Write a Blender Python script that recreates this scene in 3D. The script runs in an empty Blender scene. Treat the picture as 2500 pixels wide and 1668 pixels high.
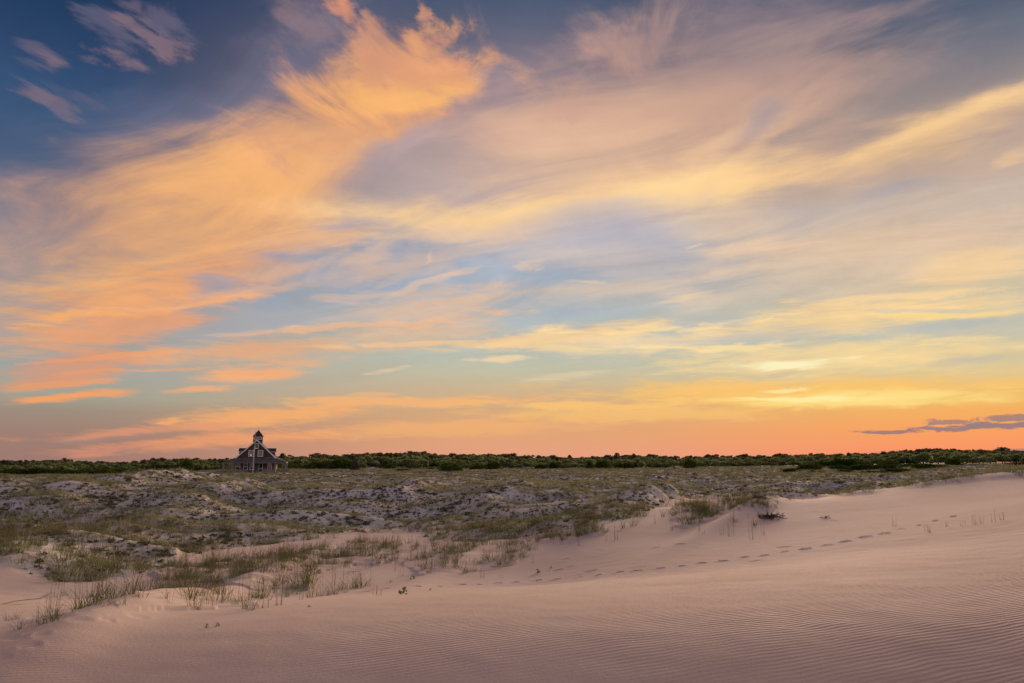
import bpy, bmesh, math, random
import numpy as np
from mathutils import Vector, Matrix, noise as mnoise

scene = bpy.context.scene
R = math.radians

# ------------------------------------------------------------------ camera
F_PX, PW, PH, HORIZON = 1667.0, 2500, 1668, 1128.0     # lens in photo pixels, photo size, eye-level row
EYE = 3.6                                               # eye height over datum (house stands near z = 0.9)
PITCH = math.atan((HORIZON - PH / 2) / F_PX)
cam_data = bpy.data.cameras.new('camera')
cam_data.sensor_width = 36.0
cam_data.lens = F_PX / PW * 36.0
cam_data.clip_start = 0.1
cam_data.clip_end = 20000
cam = bpy.data.objects.new('camera', cam_data)
scene.collection.objects.link(cam)
cam.location = (0, 0, EYE)
cam.rotation_euler = (math.pi / 2 + PITCH, 0, 0)
scene.camera = cam

def ray(px, py):
    """direction of a photo pixel in the world"""
    cx, cy = (px - PW / 2) / F_PX, (PH / 2 - py) / F_PX
    c, s = math.cos(PITCH), math.sin(PITCH)
    return np.array((cx, c - cy * s, s + cy * c))

def azel(px, py):
    d = ray(px, py)
    return math.atan2(d[0], d[1]), math.atan2(d[2], math.hypot(d[0], d[1]))

def lin(c):
    return tuple(((v / 255) / 12.92 if v <= 10 else ((v / 255 + 0.055) / 1.055) ** 2.4) for v in c)

# ------------------------------------------------------------------ render settings
scene.view_settings.view_transform = 'Standard'
scene.view_settings.look = 'None'
scene.view_settings.exposure = 0.0
scene.view_settings.gamma = 1.0
scene.view_settings.use_curve_mapping = False
scene.render.engine = 'CYCLES'
scene.cycles.max_bounces = 4
scene.cycles.diffuse_bounces = 3
scene.cycles.transparent_max_bounces = 4
scene.cycles.use_adaptive_sampling = True
scene.cycles.adaptive_threshold = 0.015
scene.cycles.adaptive_min_samples = 12

# ------------------------------------------------------------------ sky
SUN_AZ, SUN_EL = R(24), R(8.5)     # afterglow low over the right of the horizon

world = bpy.data.worlds.new('World')
scene.world = world
world.use_nodes = True
wt = world.node_tree
wt.nodes.clear()
WN, WL = wt.nodes, wt.links

def W(kind, **kw):
    n = WN.new(kind)
    for k, v in kw.items():
        setattr(n, k, v)
    return n

def wmath(op, a, b=None, c=None, clamp=False):
    n = W('ShaderNodeMath', operation=op, use_clamp=clamp)
    for i, v in enumerate((a, b, c)):
        if v is None:
            continue
        if isinstance(v, (int, float)):
            n.inputs[i].default_value = v
        else:
            WL.new(v, n.inputs[i])
    return n.outputs[0]

def wvec(op, a, b):
    n = W('ShaderNodeVectorMath', operation=op)
    for i, v in enumerate((a, b)):
        if isinstance(v, tuple):
            n.inputs[i].default_value = v
        else:
            WL.new(v, n.inputs[i])
    return n.outputs[0]

def wrange(v, a, b, c=0.0, d=1.0, smooth=True):
    n = W('ShaderNodeMapRange', interpolation_type='SMOOTHSTEP' if smooth else 'LINEAR', clamp=True)
    WL.new(v, n.inputs[0])
    for i, x in enumerate((a, b, c, d)):
        n.inputs[i + 1].default_value = x
    return n.outputs[0]

def wmix(f, a, b):
    n = W('ShaderNodeMix', data_type='RGBA')
    if isinstance(f, (int, float)):
        n.inputs[0].default_value = f
    else:
        WL.new(f, n.inputs[0])
    for i, v in ((6, a), (7, b)):
        if isinstance(v, tuple):
            n.inputs[i].default_value = v + (1,)
        else:
            WL.new(v, n.inputs[i])
    return n.outputs[2]

def wnoise(vec, scale, detail, rough=0.55, dist=0.0, out=0):
    n = W('ShaderNodeTexNoise', noise_dimensions='3D')
    WL.new(vec, n.inputs['Vector'])
    n.inputs['Scale'].default_value = scale
    n.inputs['Detail'].default_value = detail
    n.inputs['Roughness'].default_value = rough
    n.inputs['Distortion'].default_value = dist
    return n.outputs[out]

def wmapping(vec, loc, rotz, scale):
    n = W('ShaderNodeMapping', vector_type='TEXTURE')
    WL.new(vec, n.inputs['Vector'])
    n.inputs['Location'].default_value = loc
    n.inputs['Rotation'].default_value = (0, 0, rotz)
    n.inputs['Scale'].default_value = scale
    return n.outputs[0]

tc = W('ShaderNodeTexCoord')
dirv = tc.outputs['Generated']
sep = W('ShaderNodeSeparateXYZ')
WL.new(dirv, sep.inputs[0])
dx, dy, dz = sep.outputs
azimuth = wmath('ARCTAN2', dx, dy)
elevation = wmath('ARCSINE', dz)
comb = W('ShaderNodeCombineXYZ')
WL.new(azimuth, comb.inputs[0]); WL.new(elevation, comb.inputs[1])
sky_q = comb.outputs[0]

# high cirrus sheet: directions projected on a level cloud layer, so streaks flatten towards the horizon
zsoft = wmath('ADD', wmath('MAXIMUM', dz, 0.0), 0.10)
sheet = W('ShaderNodeCombineXYZ')
WL.new(wmath('DIVIDE', dx, zsoft), sheet.inputs[0]); WL.new(wmath('DIVIDE', dy, zsoft), sheet.inputs[1])
streak_v = wmapping(sheet.outputs[0], (0, 0, 0), math.atan2(-0.50, 0.86), (2.1, 0.85, 1))
n_streak = wnoise(streak_v, 2.4, 8, 0.62, 0.7)
n_fine = wnoise(wmapping(sheet.outputs[0], (0, 0, 0), math.atan2(0.75, 0.35), (1.5, 0.8, 1)), 4.6, 8, 0.64, 0.8)
q_stretch = wvec('MULTIPLY', sky_q, (1.0, 3.2, 1.0))
n_band = wnoise(wvec('MULTIPLY', sky_q, (1.0, 6.5, 1.0)), 11.0, 8, 0.66, 0.4)
warp_c = wvec('SUBTRACT', wnoise(q_stretch, 5.0, 5, 0.55, 0.0, 1), (0.5, 0.5, 0.5))
warp_amt = wrange(elevation, 0.0, 0.6, 0.25, 1.0, False)
wv = W('ShaderNodeVectorMath', operation='SCALE')
WL.new(wvec('MULTIPLY', warp_c, (0.20, 0.085, 0.0)), wv.inputs[0]); WL.new(warp_amt, wv.inputs['Scale'])
sky_w = wvec('ADD', sky_q, wv.outputs[0])
noises = {k: wmath('MULTIPLY_ADD', v, 2.6, -1.3) for k, v in (('s', n_streak), ('f', n_fine), ('b', n_band))}

def ramp(stops, px):
    n = W('ShaderNodeValToRGB')
    el = n.color_ramp.elements
    pts = sorted((max(0.0, min(1.0, azel(px, py)[1] / R(50))), c) for py, c in stops)
    while len(el) > 1:
        el.remove(el[-1])
    el[0].position = pts[0][0]; el[0].color = lin(pts[0][1]) + (1,)
    for p, c in pts[1:]:
        e = el.new(p); e.color = lin(c) + (1,)
    WL.new(wmath('DIVIDE', elevation, R(50), clamp=True), n.inputs[0])
    return n.outputs[0]
left_ramp = ramp([(1120, (160, 124, 114)), (1060, (160, 128, 116)), (1000, (158, 142, 128)), (960, (163, 163, 148)), (900, (163, 165, 160)),
                  (800, (165, 160, 158)), (700, (160, 152, 155)), (600, (140, 138, 150)), (500, (112, 118, 140)), (400, (80, 97, 127)),
                  (300, (62, 88, 123)), (200, (52, 80, 118)), (100, (42, 68, 105)), (0, (32, 60, 96)), (-300, (28, 52, 88))], 100)
mid_ramp = ramp([(1110, (232, 164, 130)), (1060, (226, 165, 122)), (1000, (216, 170, 126)), (950, (206, 180, 145)), (900, (194, 192, 168)),
                 (850, (183, 190, 180)), (780, (174, 184, 188)), (700, (164, 177, 193)), (620, (166, 174, 191)), (560, (178, 176, 186)),
                 (500, (196, 176, 172)), (400, (188, 165, 160)), (300, (172, 150, 150)), (200, (146, 130, 140)), (100, (102, 102, 122)),
                 (0, (76, 89, 115)), (-300, (58, 74, 105))], 1250)
right_ramp = ramp([(1105, (252, 150, 106)), (1050, (252, 162, 98)), (1000, (246, 176, 98)), (960, (240, 190, 108)), (905, (224, 200, 148)),
                   (850, (206, 196, 165)), (800, (198, 194, 176)), (760, (194, 190, 178)), (700, (212, 198, 166)), (600, (204, 186, 168)),
                   (500, (200, 182, 168)), (400, (204, 176, 156)), (300, (186, 160, 148)), (200, (148, 136, 134)), (100, (106, 110, 124)),
                   (0, (86, 97, 118)), (-300, (66, 80, 106))], 2400)
back_ramp = ramp([(1110, (152, 154, 168)), (1000, (194, 182, 188)), (850, (212, 198, 200)), (650, (194, 196, 208)), (400, (154, 168, 194)),
                  (100, (106, 128, 162)), (-300, (66, 85, 118))], 1250)
a_left, a_right = azel(100, 700)[0], azel(2400, 700)[0]
col = wmix(wrange(azimuth, a_left, 0.0), left_ramp, mid_ramp)
col = wmix(wrange(azimuth, 0.0, a_right), col, right_ramp)
away = wrange(wmath('ABSOLUTE', azimuth), 0.8, 2.0)

# thin cirrus over the whole sky (also outside the frame), lit warm from the afterglow
veil = wrange(wmath('ADD', n_streak, wmath('MULTIPLY', n_band, 0.35)), 0.52, 0.98)
outside = wrange(wmath('MAXIMUM', wmath('DIVIDE', wmath('ABSOLUTE', azimuth), 0.72), wmath('DIVIDE', elevation, R(42))), 0.95, 1.3)
col = wmix(away, col, back_ramp)
col = wmix(wmath('MULTIPLY', veil, wmath('MULTIPLY', outside, 0.75)), col, lin((214, 162, 136)))

S = PW / 2350.0
def stroke(x1, y1, x2, y2, w, c, a, n='s', k=1.0, soft=None):
    """one streak of cirrus: an elongated patch of sky between two directions, its outline broken up by noise"""
    global col
    if soft is None:
        soft = 0.30 if n == 'b' else 0.34 if w < 40 else 0.40
    x1, y1, x2, y2, w = x1 * S, y1 * S, x2 * S, y2 * S, w * S
    p1, p2 = azel(x1, y1), azel(x2, y2)
    mx, my = (x1 + x2) / 2, (y1 + y2) / 2
    ux, uy = x2 - x1, y2 - y1
    L = math.hypot(ux, uy)
    nx, ny = -uy / L, ux / L
    e1, e2 = azel(mx - nx * w, my - ny * w), azel(mx + nx * w, my + ny * w)
    c0 = azel(mx, my)
    th = math.atan2(p2[1] - p1[1], p2[0] - p1[0])
    hl = math.hypot(p2[0] - p1[0], p2[1] - p1[1]) / 2
    hw = abs(-(e2[0] - e1[0]) * math.sin(th) + (e2[1] - e1[1]) * math.cos(th)) / 2
    if w < 14 * S and n != 'f':
        k, hw, hl = k * 1.5, hw * 0.8, hl * 0.9
    m = wmapping(sky_w, (c0[0], c0[1], 0), th, (hl * 1.5 + hw * 0.8, hw * 2.3, 1))
    g = W('ShaderNodeTexGradient', gradient_type='SPHERICAL')
    WL.new(m, g.inputs[0])
    # the noise thins out and feathers the patch; far outside the patch it has no say
    v = wmath('MULTIPLY_ADD', noises[n], 0.55 * k, g.outputs['Fac'])
    f = wrange(v, 0.52 - soft, 0.52 + soft, 0.0, a)
    f = wmath('MULTIPLY', f, wrange(g.outputs['Fac'], 0.0, 0.3, 0, 1, False))
    if w > 28 * S:
        f = wmath('MULTIPLY', f, wmath('MULTIPLY_ADD', noises['f' if n == 'f' else 's'], 0.5, 0.84), clamp=True)
    col = wmix(f, col, lin(c))

STROKES = [
 # upper left blue: mauve cirrus scraps
 (190, 40, 300, 90, 26, (104, 100, 124), .7, 'f', 2.6), (290, 60, 400, 112, 20, (142, 116, 126), .7, 'f', 3.0), (330, 20, 440, 90, 24, (112, 104, 126), .65, 'f', 2.6),
 (205, 108, 330, 150, 15, (136, 113, 125), .7, 'f', 3.0), (40, 95, 150, 165, 26, (106, 98, 120), .7, 'f', 2.6), (90, 130, 190, 180, 14, (126, 108, 122), .7, 'f', 2.6),
 (0, 205, 110, 235, 13, (126, 107, 122), .7, 'f', 3.0), (60, 215, 170, 268, 16, (120, 106, 124), .75, 'f', 2.6), (140, 210, 250, 250, 18, (98, 100, 124), .6, 'f', 2.2),
 (270, -10, 330, 20, 16, (118, 104, 124), .6, 'f', 2.4), (100, 300, 200, 330, 12, (104, 106, 128), .5, 'f', 2.4), (110, 335, 150, 340, 6, (120, 112, 128), .5, 'f', 2.4),
 # veil between the blue and the orange sheet
 (120, 370, 760, 230, 75, (118, 116, 138), .65, 's', .8), (560, 170, 900, 60, 80, (110, 108, 130), .7, 's', 1.0),
 (30, 470, 600, 350, 70, (170, 138, 132), .7, 's', .9),
 # big orange sheet rising to the top
 (0, 640, 760, 420, 120, (226, 166, 118), .88, 's', .7), (240, 560, 900, 330, 105, (238, 176, 118), .85, 's', .8),
 (420, 470, 1000, 250, 70, (246, 180, 116), .8, 's', .9), (620, 330, 1080, 130, 90, (214, 155, 122), .85, 'f', 1.4),
 (700, 260, 1070, 150, 60, (238, 170, 115), .8, 'f', 1.8), (760, 250, 1090, 198, 26, (252, 184, 114), .9, 'f', 1.0),
 (840, 170, 900, 60, 34, (208, 148, 120), .75, 'f', 2.4), (930, 170, 1000, 40, 34, (222, 156, 118), .75, 'f', 2.4), (1010, 160, 1060, 60, 24, (214, 150, 118), .75, 'f', 2.2), (960, 120, 1030, 70, 35, (238, 168, 116), .75, 'f', 1.8),
 (780, -20, 825, 45, 20, (226, 150, 112), .85, 'f', 1.2), (965, 0, 975, 60, 12, (214, 150, 120), .7, 'f', 1.2),
 (1150, 165, 1240, 215, 34, (226, 166, 130), .8, 'f', 2.0), (640, 110, 760, 60, 40, (160, 130, 132), .55, 'f', 1.8),
 (300, 650, 820, 500, 45, (246, 176, 112), .6, 's', .9), (0, 700, 420, 620, 45, (242, 180, 116), .65, 'b', .9),
 (0, 770, 680, 595, 48, (243, 166, 108), .7, 'b', .9),
 # lavender wedge under the orange sheet
 (760, 440, 1020, 290, 40, (176, 158, 167), .85, 's', .6, .3), (800, 420, 1350, 390, 70, (196, 170, 164), .55, 's', .8),
 (1010, 260, 1180, 180, 40, (166, 142, 148), .7, 's', .8),
 # fan of pale orange filaments, centre and right
 (1120, 440, 1750, 320, 95, (234, 192, 158), .85, 's', 1.0), (1350, 330, 1950, 170, 95, (214, 172, 148), .85, 's', 1.1), (1500, 250, 2100, 110, 60, (182, 150, 142), .6, 's', 1.2), (1050, 330, 1450, 250, 70, (218, 174, 150), .75, 's', 1.1), (1150, 330, 2050, 200, 130, (208, 166, 142), .55, 's', .8), (1100, 420, 1600, 400, 80, (234, 192, 156), .6, 's', 1.0), (1250, 160, 1700, 60, 60, (178, 146, 140), .6, 'f', 1.4),
 (1290, 210, 1560, 90, 50, (192, 150, 138), .65, 'f', 1.8), (1250, 260, 1420, 190, 40, (206, 162, 142), .6, 'f', 1.8), (1480, 430, 1720, 270, 22, (238, 194, 154), .55, 's', 1.0),
 (1600, 440, 1800, 290, 24, (236, 192, 150), .5, 's', 1.0), (1750, 400, 2000, 270, 34, (222, 178, 142), .55, 's', 1.2),
 (1400, 110, 2050, 50, 75, (134, 120, 130), .6, 's', 1.0), (1660, 310, 1790, 240, 32, (162, 152, 160), .6, 's', .8),
 (1860, 330, 2060, 225, 22, (172, 152, 148), .35, 's', 1.0), (1960, 200, 2380, 60, 70, (112, 114, 126), .4, 's', .8),
 (2100, 290, 2380, 160, 24, (134, 128, 134), .5, 's', .8),
 # long bright yellow arc
 (660, 505, 1300, 505, 42, (250, 205, 150), .8, 's', .8), (800, 505, 1480, 502, 34, (255, 212, 152), .95, 's', .7),
 (1330, 485, 1900, 385, 50, (255, 212, 150), .95, 's', .7), (1450, 455, 1760, 420, 30, (255, 224, 164), .8, 's', .7),
 (1760, 425, 2400, 222, 40, (254, 206, 146), 1.0, 's', .7), (1850, 385, 2400, 195, 20, (252, 208, 150), .9, 's', .9), (1900, 400, 2380, 285, 30, (232, 192, 145), .7, 's', 1.2),
 (2200, 405, 2345, 345, 12, (240, 198, 150), .6, 's', 1.6), (1450, 472, 2000, 352, 32, (255, 208, 148), .9, 's', .8),
 # blue-grey hollow below the arc
 (1040, 560, 1620, 490, 34, (182, 178, 190), .75, 's', .8), (1000, 600, 1560, 570, 48, (186, 182, 192), .7, 's', .8),
 (690, 516, 950, 510, 11, (164, 160, 178), .7, 's', .8), (610, 580, 900, 640, 36, (156, 164, 184), .8, 's', .9),
 (900, 640, 1480, 680, 50, (166, 178, 190), .45, 's', .8), (440, 655, 560, 668, 26, (160, 158, 172), .7, 'b', 1.2),
 (560, 590, 700, 570, 14, (150, 156, 178), .6, 's', 1.0), (730, 565, 880, 625, 26, (212, 182, 166), .65, 's', 1.2),
 (580, 720, 760, 650, 22, (154, 166, 182), .7, 'b', 1.0), (140, 770, 640, 700, 22, (160, 162, 168), .8, 'b', .9),
 (330, 760, 760, 720, 34, (168, 166, 172), .6, 'b', 1.0), (60, 840, 300, 770, 18, (178, 160, 152), .5, 'b', 1.0),
 # thin veils across the blue hollow
 (640, 660, 1180, 560, 22, (218, 186, 164), .65, 's', 1.2), (860, 720, 1560, 640, 18, (220, 194, 170), .6, 's', 1.2), (1080, 570, 1720, 620, 26, (206, 190, 182), .6, 's', 1.1),
 (700, 600, 980, 560, 14, (226, 190, 164), .6, 's', 1.2), (1300, 600, 1700, 690, 30, (212, 196, 180), .6, 's', 1.2), (820, 545, 1250, 530, 18, (236, 198, 162), .6, 's', 1.1), (750, 760, 1300, 660, 26, (226, 188, 160), .55, 's', 1.1), (1150, 700, 1700, 640, 24, (226, 200, 172), .55, 's', 1.1), (560, 560, 900, 520, 22, (236, 182, 138), .6, 's', 1.1),
 (520, 640, 760, 600, 14, (228, 178, 144), .65, 's', 1.2), (420, 690, 720, 650, 14, (232, 176, 136), .65, 'b', 1.2), (700, 690, 1000, 660, 12, (212, 184, 166), .5, 'b', 1.2),
 # small hooks of bright cirrus
 (950, 614, 1005, 572, 5, (238, 194, 160), .6, 's', 1.2), (880, 684, 1070, 622, 8, (228, 192, 166), .6, 's', 1.2), (1000, 640, 1110, 618, 5, (226, 194, 170), .5, 's', 1.2),
 (1180, 630, 1265, 600, 10, (232, 204, 176), .55, 's', 1.6), (1250, 645, 1440, 656, 5, (236, 210, 178), .55, 's', 1.2),
 (1490, 692, 1700, 648, 8, (244, 212, 170), .6, 's', 1.4), (1560, 572, 1600, 562, 3, (240, 208, 174), .5, 's', 1.0),
 # right hand veils
 (1620, 560, 2380, 470, 70, (196, 182, 172), .6, 's', .9), (1940, 440, 2160, 410, 22, (172, 164, 168), .65, 's', .8),
 (1560, 650, 2380, 540, 70, (236, 198, 158), .7, 's', 1.1), (1580, 540, 1800, 500, 40, (232, 202, 168), .6, 's', .9),
 (1560, 700, 2100, 600, 40, (214, 198, 178), .6, 's', 1.0), (2050, 640, 2380, 600, 30, (248, 208, 150), .6, 's', 1.0),
 # middle streaks
 (660, 790, 1210, 735, 30, (232, 188, 148), .7, 'b', 1.1), (330, 830, 900, 775, 30, (226, 174, 132), .6, 'b', 1.1),
 (780, 700, 1180, 680, 22, (220, 186, 160), .55, 'b', 1.1), (960, 808, 1560, 745, 20, (252, 208, 148), .9, 'b', .8),
 (1150, 790, 1720, 775, 26, (244, 214, 166), .7, 'b', 1.0), (1600, 762, 2400, 690, 32, (255, 214, 146), .9, 'b', .9),
 (1900, 740, 2360, 705, 14, (255, 220, 146), .8, 'b', 1.0), (1980, 765, 2380, 735, 13, (184, 186, 180), .85, 'b', .9),
 (1520, 782, 1950, 758, 9, (206, 194, 180), .7, 'b', 1.0), (1400, 835, 2360, 812, 30, (255, 219, 152), .85, 'b', 1.0),
 (1640, 838, 1980, 826, 10, (255, 244, 196), .9, 'b', .8), (2060, 800, 2380, 775, 9, (246, 218, 160), .7, 'b', 1.0),
 (2080, 845, 2380, 822, 8, (190, 184, 168), .6, 'b', 1.0), (1040, 838, 1240, 822, 8, (250, 216, 168), .75, 'b', 1.2),
 (840, 852, 930, 845, 6, (238, 206, 170), .6, 'b', 1.2), (1180, 872, 1400, 850, 9, (232, 210, 170), .5, 'b', 1.2),
 # long thin bands low across the picture
 (100, 735, 700, 662, 7, (246, 176, 120), .8, 'b', 1.0), (0, 748, 420, 705, 6, (248, 178, 112), .8, 'b', 1.0), (420, 770, 1200, 718, 8, (240, 188, 146), .7, 'b', 1.0),
 (700, 800, 1260, 768, 6, (246, 200, 150), .7, 'b', 1.0), (1150, 768, 1900, 728, 7, (254, 220, 160), .8, 'b', 1.0), (1300, 800, 2000, 782, 6, (255, 224, 162), .75, 'b', 1.0),
 (0, 836, 520, 792, 6, (246, 164, 108), .8, 'b', 1.0), (120, 862, 560, 838, 5, (244, 166, 112), .7, 'b', 1.0), (1700, 700, 2400, 655, 10, (252, 214, 158), .7, 'b', 1.0),
 (160, 752, 600, 715, 7, (150, 158, 170), .7, 'b', .9), (900, 690, 1300, 668, 6, (172, 182, 190), .6, 'b', 1.0), (1900, 720, 2400, 700, 7, (196, 194, 184), .6, 'b', 1.0),
 # left streaks
 (0, 800, 560, 700, 26, (244, 164, 106), .75, 'b', 1.0), (0, 878, 400, 812, 34, (234, 152, 106), .75, 'b', 1.0),
 (0, 922, 330, 902, 9, (250, 164, 100), .95, 'b', .7), (0, 892, 240, 880, 8, (236, 158, 110), .7, 'b', 1.0),
 (300, 812, 760, 796, 18, (238, 172, 124), .65, 'b', 1.1), (470, 880, 745, 828, 20, (248, 176, 122), .9, 'b', .9),
 (540, 858, 740, 850, 8, (244, 172, 120), .6, 'b', 1.0), (390, 906, 570, 892, 6, (242, 172, 120), .85, 'b', .9),
 (180, 888, 320, 878, 6, (238, 162, 112), .7, 'b', 1.0),
 # low bands over the horizon
 (1200, 906, 2400, 900, 28, (255, 198, 106), .85, 'b', .9), (1560, 920, 2400, 912, 15, (255, 222, 134), .95, 'b', .9),
 (1750, 897, 1900, 890, 6, (255, 238, 170), .8, 'b', .9), (1650, 912, 2050, 916, 6, (255, 238, 166), .9, 'b', .7),
 (950, 928, 1700, 935, 12, (254, 198, 118), .8, 'b', .9), (1050, 955, 1800, 950, 16, (250, 196, 116), .7, 'b', 1.0),
 (480, 935, 1350, 915, 13, (248, 182, 118), .8, 'b', .9), (780, 912, 920, 902, 6, (240, 180, 130), .7, 'b', 1.0),
 (330, 975, 900, 938, 17, (250, 176, 112), .85, 'b', .9), (0, 1002, 600, 968, 11, (226, 152, 118), .75, 'b', 1.0),
 (340, 972, 420, 962, 6, (250, 176, 112), .7, 'b', .9), (180, 1032, 900, 985, 14, (244, 162, 112), .75, 'b', 1.0),
 (0, 1045, 480, 1015, 9, (206, 138, 118), .6, 'b', 1.0), (600, 1000, 1500, 968, 14, (246, 180, 116), .65, 'b', 1.0),
 (100, 1010, 420, 988, 6, (168, 140, 130), .5, 'b', 1.0),
 # slate cloud bank, low on the right
 (2040, 982, 2500, 973, 6.5, (150, 126, 128), .97, 'f', .9, .14), (1925, 988, 2130, 984, 3.5, (156, 124, 122), .95, 'f', .6, .12),
 (2110, 967, 2250, 966, 5, (166, 130, 124), .9, 'f', .8, .12), (2200, 964, 2460, 960, 6, (160, 128, 126), .9, 'f', .9, .12),
 (2240, 1033, 2420, 1030, 3, (176, 128, 122), .8, 'f', .8, .15), (1960, 1040, 2080, 1036, 4, (214, 142, 118), .7, 'f', .8, .2),
]
for i_, s_ in enumerate(STROKES):
    if i_ % 40 == 39:      # lets the shader compiler finish one batch of streaks before it starts the next
        sky_w = wvec('ADD', wmix(1e-6, sky_w, col), (0.0, 0.0, 0.0))
    stroke(*s_)

# fine fibre over all of it
fibre = wmath('MULTIPLY', noises['s'], 0.17)
fibre = wmath('MULTIPLY_ADD', noises['f'], 0.07, fibre)
fibre = wmath('ADD', wmath('MULTIPLY', fibre, wrange(elevation, 0.03, 0.25)), 1.0)
sc = W('ShaderNodeVectorMath', operation='SCALE')
WL.new(col, sc.inputs[0]); WL.new(fibre, sc.inputs['Scale'])
# below the horizon the air over the land just goes on in the horizon's own tone
bg_clouds = W('ShaderNodeBackground')
WL.new(sc.outputs[0], bg_clouds.inputs[0])
bg_clouds.inputs[1].default_value = 0.96
nishita = W('ShaderNodeTexSky', sky_type='NISHITA', sun_disc=False, sun_elevation=R(-2.5), sun_rotation=SUN_AZ, altitude=0, air_density=1.0, dust_density=1.5)
bg_air = W('ShaderNodeBackground')
WL.new(nishita.outputs[0], bg_air.inputs[0])
bg_air.inputs[1].default_value = 0.05
add = W('ShaderNodeAddShader')
WL.new(bg_clouds.outputs[0], add.inputs[0]); WL.new(bg_air.outputs[0], add.inputs[1])
wout = W('ShaderNodeOutputWorld')
WL.new(add.outputs[0], wout.inputs['Surface'])
world.cycles.sampling_method = 'MANUAL'
world.cycles.sample_map_resolution = 512

# soft low afterglow: the sun itself is behind the horizon haze, so its light has a wide angle
sun_data = bpy.data.lights.new('sun', 'SUN')
sun_data.energy = 4.9
sun_data.angle = R(22)
sun_data.color = (1.0, 0.68, 0.45)
sun = bpy.data.objects.new('sun', sun_data)
scene.collection.objects.link(sun)
sd = Vector((math.sin(SUN_AZ) * math.cos(SUN_EL), math.cos(SUN_AZ) * math.cos(SUN_EL), math.sin(SUN_EL)))
sun.rotation_euler = sd.to_track_quat('Z', 'Y').to_euler()
sun.location = sd * 300
# ------------------------------------------------------------------ helpers
def link(o):
    scene.collection.objects.link(o)
    return o

def tag(o, label=None, cat=None, group=None, kind=None):
    if label: o['label'] = label
    if cat: o['category'] = cat
    if group: o['group'] = group
    if kind: o['kind'] = kind
    return o

def mesh_obj(name, verts, faces, mat=None, parent=None, smooth=False):
    me = bpy.data.meshes.new(name)
    me.from_pydata([tuple(v) for v in verts], [], faces)
    if smooth:
        me.polygons.foreach_set('use_smooth', [True] * len(me.polygons))
    if mat: me.materials.append(mat)
    o = link(bpy.data.objects.new(name, me))
    if parent: o.parent = parent
    return o

class Mat:
    """small wrapper for building node materials"""
    def __init__(self, name):
        self.m = bpy.data.materials.new(name)
        self.m.use_nodes = True
        self.t = self.m.node_tree
        self.t.nodes.clear()
        self.out = self.n('ShaderNodeOutputMaterial')
    def n(self, kind, ins=None, **kw):
        nd = self.t.nodes.new(kind)
        for k, v in kw.items(): setattr(nd, k, v)
        for k, v in (ins or {}).items(): self.set(nd.inputs[k], v)
        return nd
    def set(self, sock, v):
        if hasattr(v, 'is_output'): self.t.links.new(v, sock)
        elif isinstance(v, tuple) and sock.type == 'RGBA' and len(v) == 3: sock.default_value = v + (1,)
        else: sock.default_value = v
    def math(self, op, a, b=0.0, c=0.0, clamp=False):
        return self.n('ShaderNodeMath', {0: a, 1: b, 2: c}, operation=op, use_clamp=clamp).outputs[0]
    def mix(self, f, a, b):
        return self.n('ShaderNodeMix', {0: f, 6: a, 7: b}, data_type='RGBA').outputs[2]
    def noise(self, vec, scale, detail=4, rough=0.55, dist=0.0, out=0):
        return self.n('ShaderNodeTexNoise', {'Vector': vec, 'Scale': scale, 'Detail': detail, 'Roughness': rough, 'Distortion': dist}).outputs[out]
    def rng(self, v, a, b, c=0.0, d=1.0):
        return self.n('ShaderNodeMapRange', {0: v, 1: a, 2: b, 3: c, 4: d}, interpolation_type='SMOOTHSTEP', clamp=True).outputs[0]
    def attr(self, name):
        return self.n('ShaderNodeAttribute', attribute_name=name).outputs['Fac']
    def pos(self):
        return self.n('ShaderNodeNewGeometry').outputs['Position']
    def obj(self):
        return self.n('ShaderNodeTexCoord').outputs['Object']
    def bump(self, h, strength, dist):
        return self.n('ShaderNodeBump', {'Height': h, 'Strength': strength, 'Distance': dist}).outputs[0]
    def diffuse(self, col, rough=0.9, normal=None, spec=0.2):
        b = self.n('ShaderNodeBsdfPrincipled', {'Base Color': col, 'Roughness': rough, 'Specular IOR Level': spec})
        if normal is not None: self.set(b.inputs['Normal'], normal)
        return b.outputs[0]
    def done(self, sh):
        self.t.links.new(sh, self.out.inputs['Surface'])
        return self.m

# vectorised 2-D gradient noise
def _h(ix, iy, seed):
    n = (ix.astype(np.int64) * 374761393 + iy.astype(np.int64) * 668265263 + seed * 1274126177) & 0xFFFFFFFF
    n = ((n ^ (n >> 13)) * 1274126177) & 0xFFFFFFFF
    return ((n ^ (n >> 16)) & 0xFFFF) / 65536.0

def gnoise(x, y, seed=0):
    x = np.asarray(x, float); y = np.asarray(y, float)
    x0, y0 = np.floor(x), np.floor(y)
    fx, fy = x - x0, y - y0
    u, v = fx * fx * fx * (fx * (fx * 6 - 15) + 10), fy * fy * fy * (fy * (fy * 6 - 15) + 10)
    def g(ix, iy, dx, dy):
        a = _h(ix, iy, seed) * 2 * math.pi
        return np.cos(a) * dx + np.sin(a) * dy
    a, b = g(x0, y0, fx, fy), g(x0 + 1, y0, fx - 1, fy)
    c, d = g(x0, y0 + 1, fx, fy - 1), g(x0 + 1, y0 + 1, fx - 1, fy - 1)
    return ((a + (b - a) * u) + ((c + (d - c) * u) - (a + (b - a) * u)) * v) * 1.5

def fbm(x, y, seed=0, octv=4, gain=0.5):
    s, a = 0.0, 1.0
    for k in range(octv):
        s = s + a * gnoise(x * 2 ** k + 17.3 * k, y * 2 ** k - 9.1 * k, seed + k)
        a *= gain
    return s

def sstep(v, a, b):
    t = np.clip((v - a) / (b - a), 0, 1)
    return t * t * (3 - 2 * t)

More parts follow.
